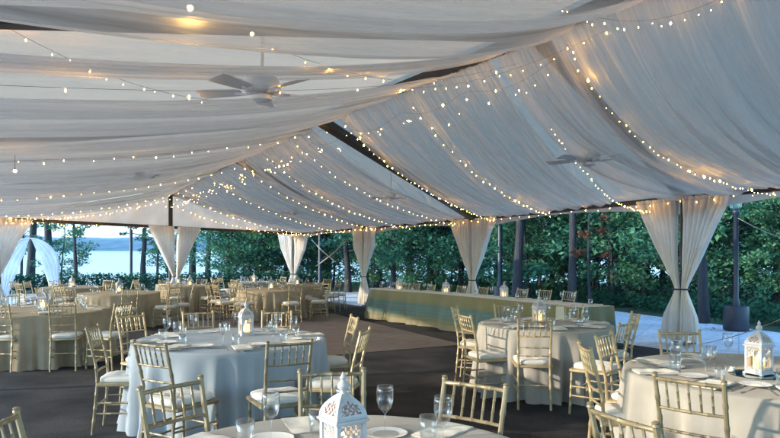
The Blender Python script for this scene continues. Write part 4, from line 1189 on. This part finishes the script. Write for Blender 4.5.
saps(345,480,31,27,6); saps(480,640,26,21.5,7); saps(640,860,21,17,8); saps(225,335,38,36,6)
tree(tall,572,20.6,'tall bare trunk standing at the plaza edge right of centre','tall bare trunks at the wood edge',.95).scale=(.6,.6,.95)
tree(tall,704,16.3,'tall bare trunk just right of the near curtain','tall bare trunks at the wood edge',.9).scale=(.55,.55,.9)
tree(tall,517,23,'tall bare trunk behind the candlelit head table lantern','tall bare trunks at the wood edge',.85)
tree(rust,590,20.3,'small tree with rust-brown withered leaves beside the tall bare trunk',None,1.0)
# undergrowth along the plaza
m=MB(); random.seed(9)
EDGE=[(16,-4),(11.6,5),(8.4,12.5),(6.7,21),(3.0,28.6),(-.6,33.8)]
for k in range(420):
    t=random.random()*(len(EDGE)-1); i=int(t); a=Vector(EDGE[i]).lerp(Vector(EDGE[i+1]),t-i); off=abs(random.gauss(0,1.8))+.9
    x,y=a.x+off*.87,a.y+off*.5; h=random.uniform(.15,.5)*(1+off*.18)
    leaves(m,(x,y,gz(x,y)+h*.5),.42,60,.11,.7)
for k in range(300):
    px=random.uniform(235,860); d=random.uniform(24,60); x=(px-390)*d/F
    if x<6.6-(d-21)*.52+.5 and d<34: continue
    leaves(m,(x,d,gz(x,d)+.3),.9,60,.17,.6)
lm=MB()
for k in range(900):
    t=random.random()*(len(EDGE)-1); i=int(t); a=Vector(EDGE[i]).lerp(Vector(EDGE[i+1]),t-i); off=-abs(random.gauss(0,.7))+.5
    x,y=a.x+off*.87,a.y+off*.5; z=SL*y-.010; q=random.uniform(0,6.3); r=random.uniform(.02,.05)
    lm.add([(x+r*math.cos(q+j*PI/2)*(1 if j%2 else .6),y+r*math.sin(q+j*PI/2)*(1 if j%2 else .6),z+random.uniform(0,.012)) for j in range(4)],[(0,1,2,3)])
tag(lm.build('fallen_leaves',M['leaf_rust'],smooth=False),'brown fallen leaves scattered on the edge of the pale plaza','leaf litter',kind='stuff')
tag(m.build('undergrowth',M['under'],smooth=False),'low green undergrowth at the edge of the pale plaza','ground cover',kind='stuff')

m=MB(); m.box((0,0,96),(8,8,206)) if 0 else m.add([(-2300,-1750,-8),(2300,-1750,-8),(2300,1750,-8),(-2300,1750,-8),(-2300,-1750,75),(2300,-1750,75),(2300,1750,75),(-2300,1750,75)],[(3,2,1,0),(4,5,6,7),(0,1,5,4),(1,2,6,5),(2,3,7,6),(3,0,4,7)]); 
mh,hnt,hout=new_mat('haze_air'); pv=N(hnt,'ShaderNodeVolumePrincipled',Density=.0005); pv.inputs['Color'].default_value=(.30,.62,1,1); hnt.links.new(pv.outputs[0],hout.inputs['Volume'])
HZ=m.build('haze',mh,smooth=False); tag(HZ,kind='stuff')
# ------------------------------------------------------------------ light and camera
SUN_EL, SUN_DIR = 14, Vector((.95,.24))     # direction the light travels
w=bpy.data.worlds.new('World'); sc.world=w; w.use_nodes=True
nt=w.node_tree; nt.nodes.clear()
sky=nt.nodes.new('ShaderNodeTexSky'); sky.sky_type='NISHITA'; sky.sun_disc=False
sky.sun_elevation=math.radians(SUN_EL); 
to_sun=-SUN_DIR.normalized(); sky.sun_rotation=math.atan2(to_sun.x,to_sun.y)
sky.ozone_density=2.0; sky.air_density=1.2; sky.dust_density=.6
bg=nt.nodes.new('ShaderNodeBackground'); bg.inputs[1].default_value=.15
ou=nt.nodes.new('ShaderNodeOutputWorld'); tint=nt.nodes.new('ShaderNodeMix'); tint.data_type='RGBA'; tint.blend_type='MULTIPLY'; tint.inputs[0].default_value=1
tint.inputs[7].default_value=(.69,.93,1.16,1); nt.links.new(sky.outputs[0],tint.inputs[6]); nt.links.new(tint.outputs[2],bg.inputs[0]); nt.links.new(bg.outputs[0],ou.inputs[0])
sl=bpy.data.lights.new('sun','SUN'); sl.energy=1.2; sl.angle=math.radians(1.0); sl.color=(1,.87,.70)
so=bpy.data.objects.new('sun',sl); COL.objects.link(so)
e=math.radians(SUN_EL); dv=Vector((SUN_DIR.normalized().x*math.cos(e),SUN_DIR.normalized().y*math.cos(e),-math.sin(e)))
so.rotation_euler=dv.to_track_quat('-Z','Y').to_euler(); so.location=(-20,-10,20)
cam=bpy.data.cameras.new('camera'); co=bpy.data.objects.new('camera',cam); COL.objects.link(co); sc.camera=co
cam.sensor_width=36; cam.lens=36*F/780; cam.shift_y=(247-219)/780; cam.clip_end=6000; cam.clip_start=.05
co.location=(0,0,HC); co.rotation_euler=(PI/2,0,0)
sc.view_settings.view_transform='Standard'; sc.view_settings.look='None'; sc.view_settings.gamma=1; sc.view_settings.use_curve_mapping=False
sc.view_settings.exposure=2.6
sc.cycles.max_bounces=8; sc.cycles.transparent_max_bounces=12; sc.cycles.use_light_tree=True
sc.cycles.sample_clamp_indirect=6
try: sc.cycles.use_denoising=True
except Exception: pass
print('bulbs',NB[0],'objects',len(COL.objects))
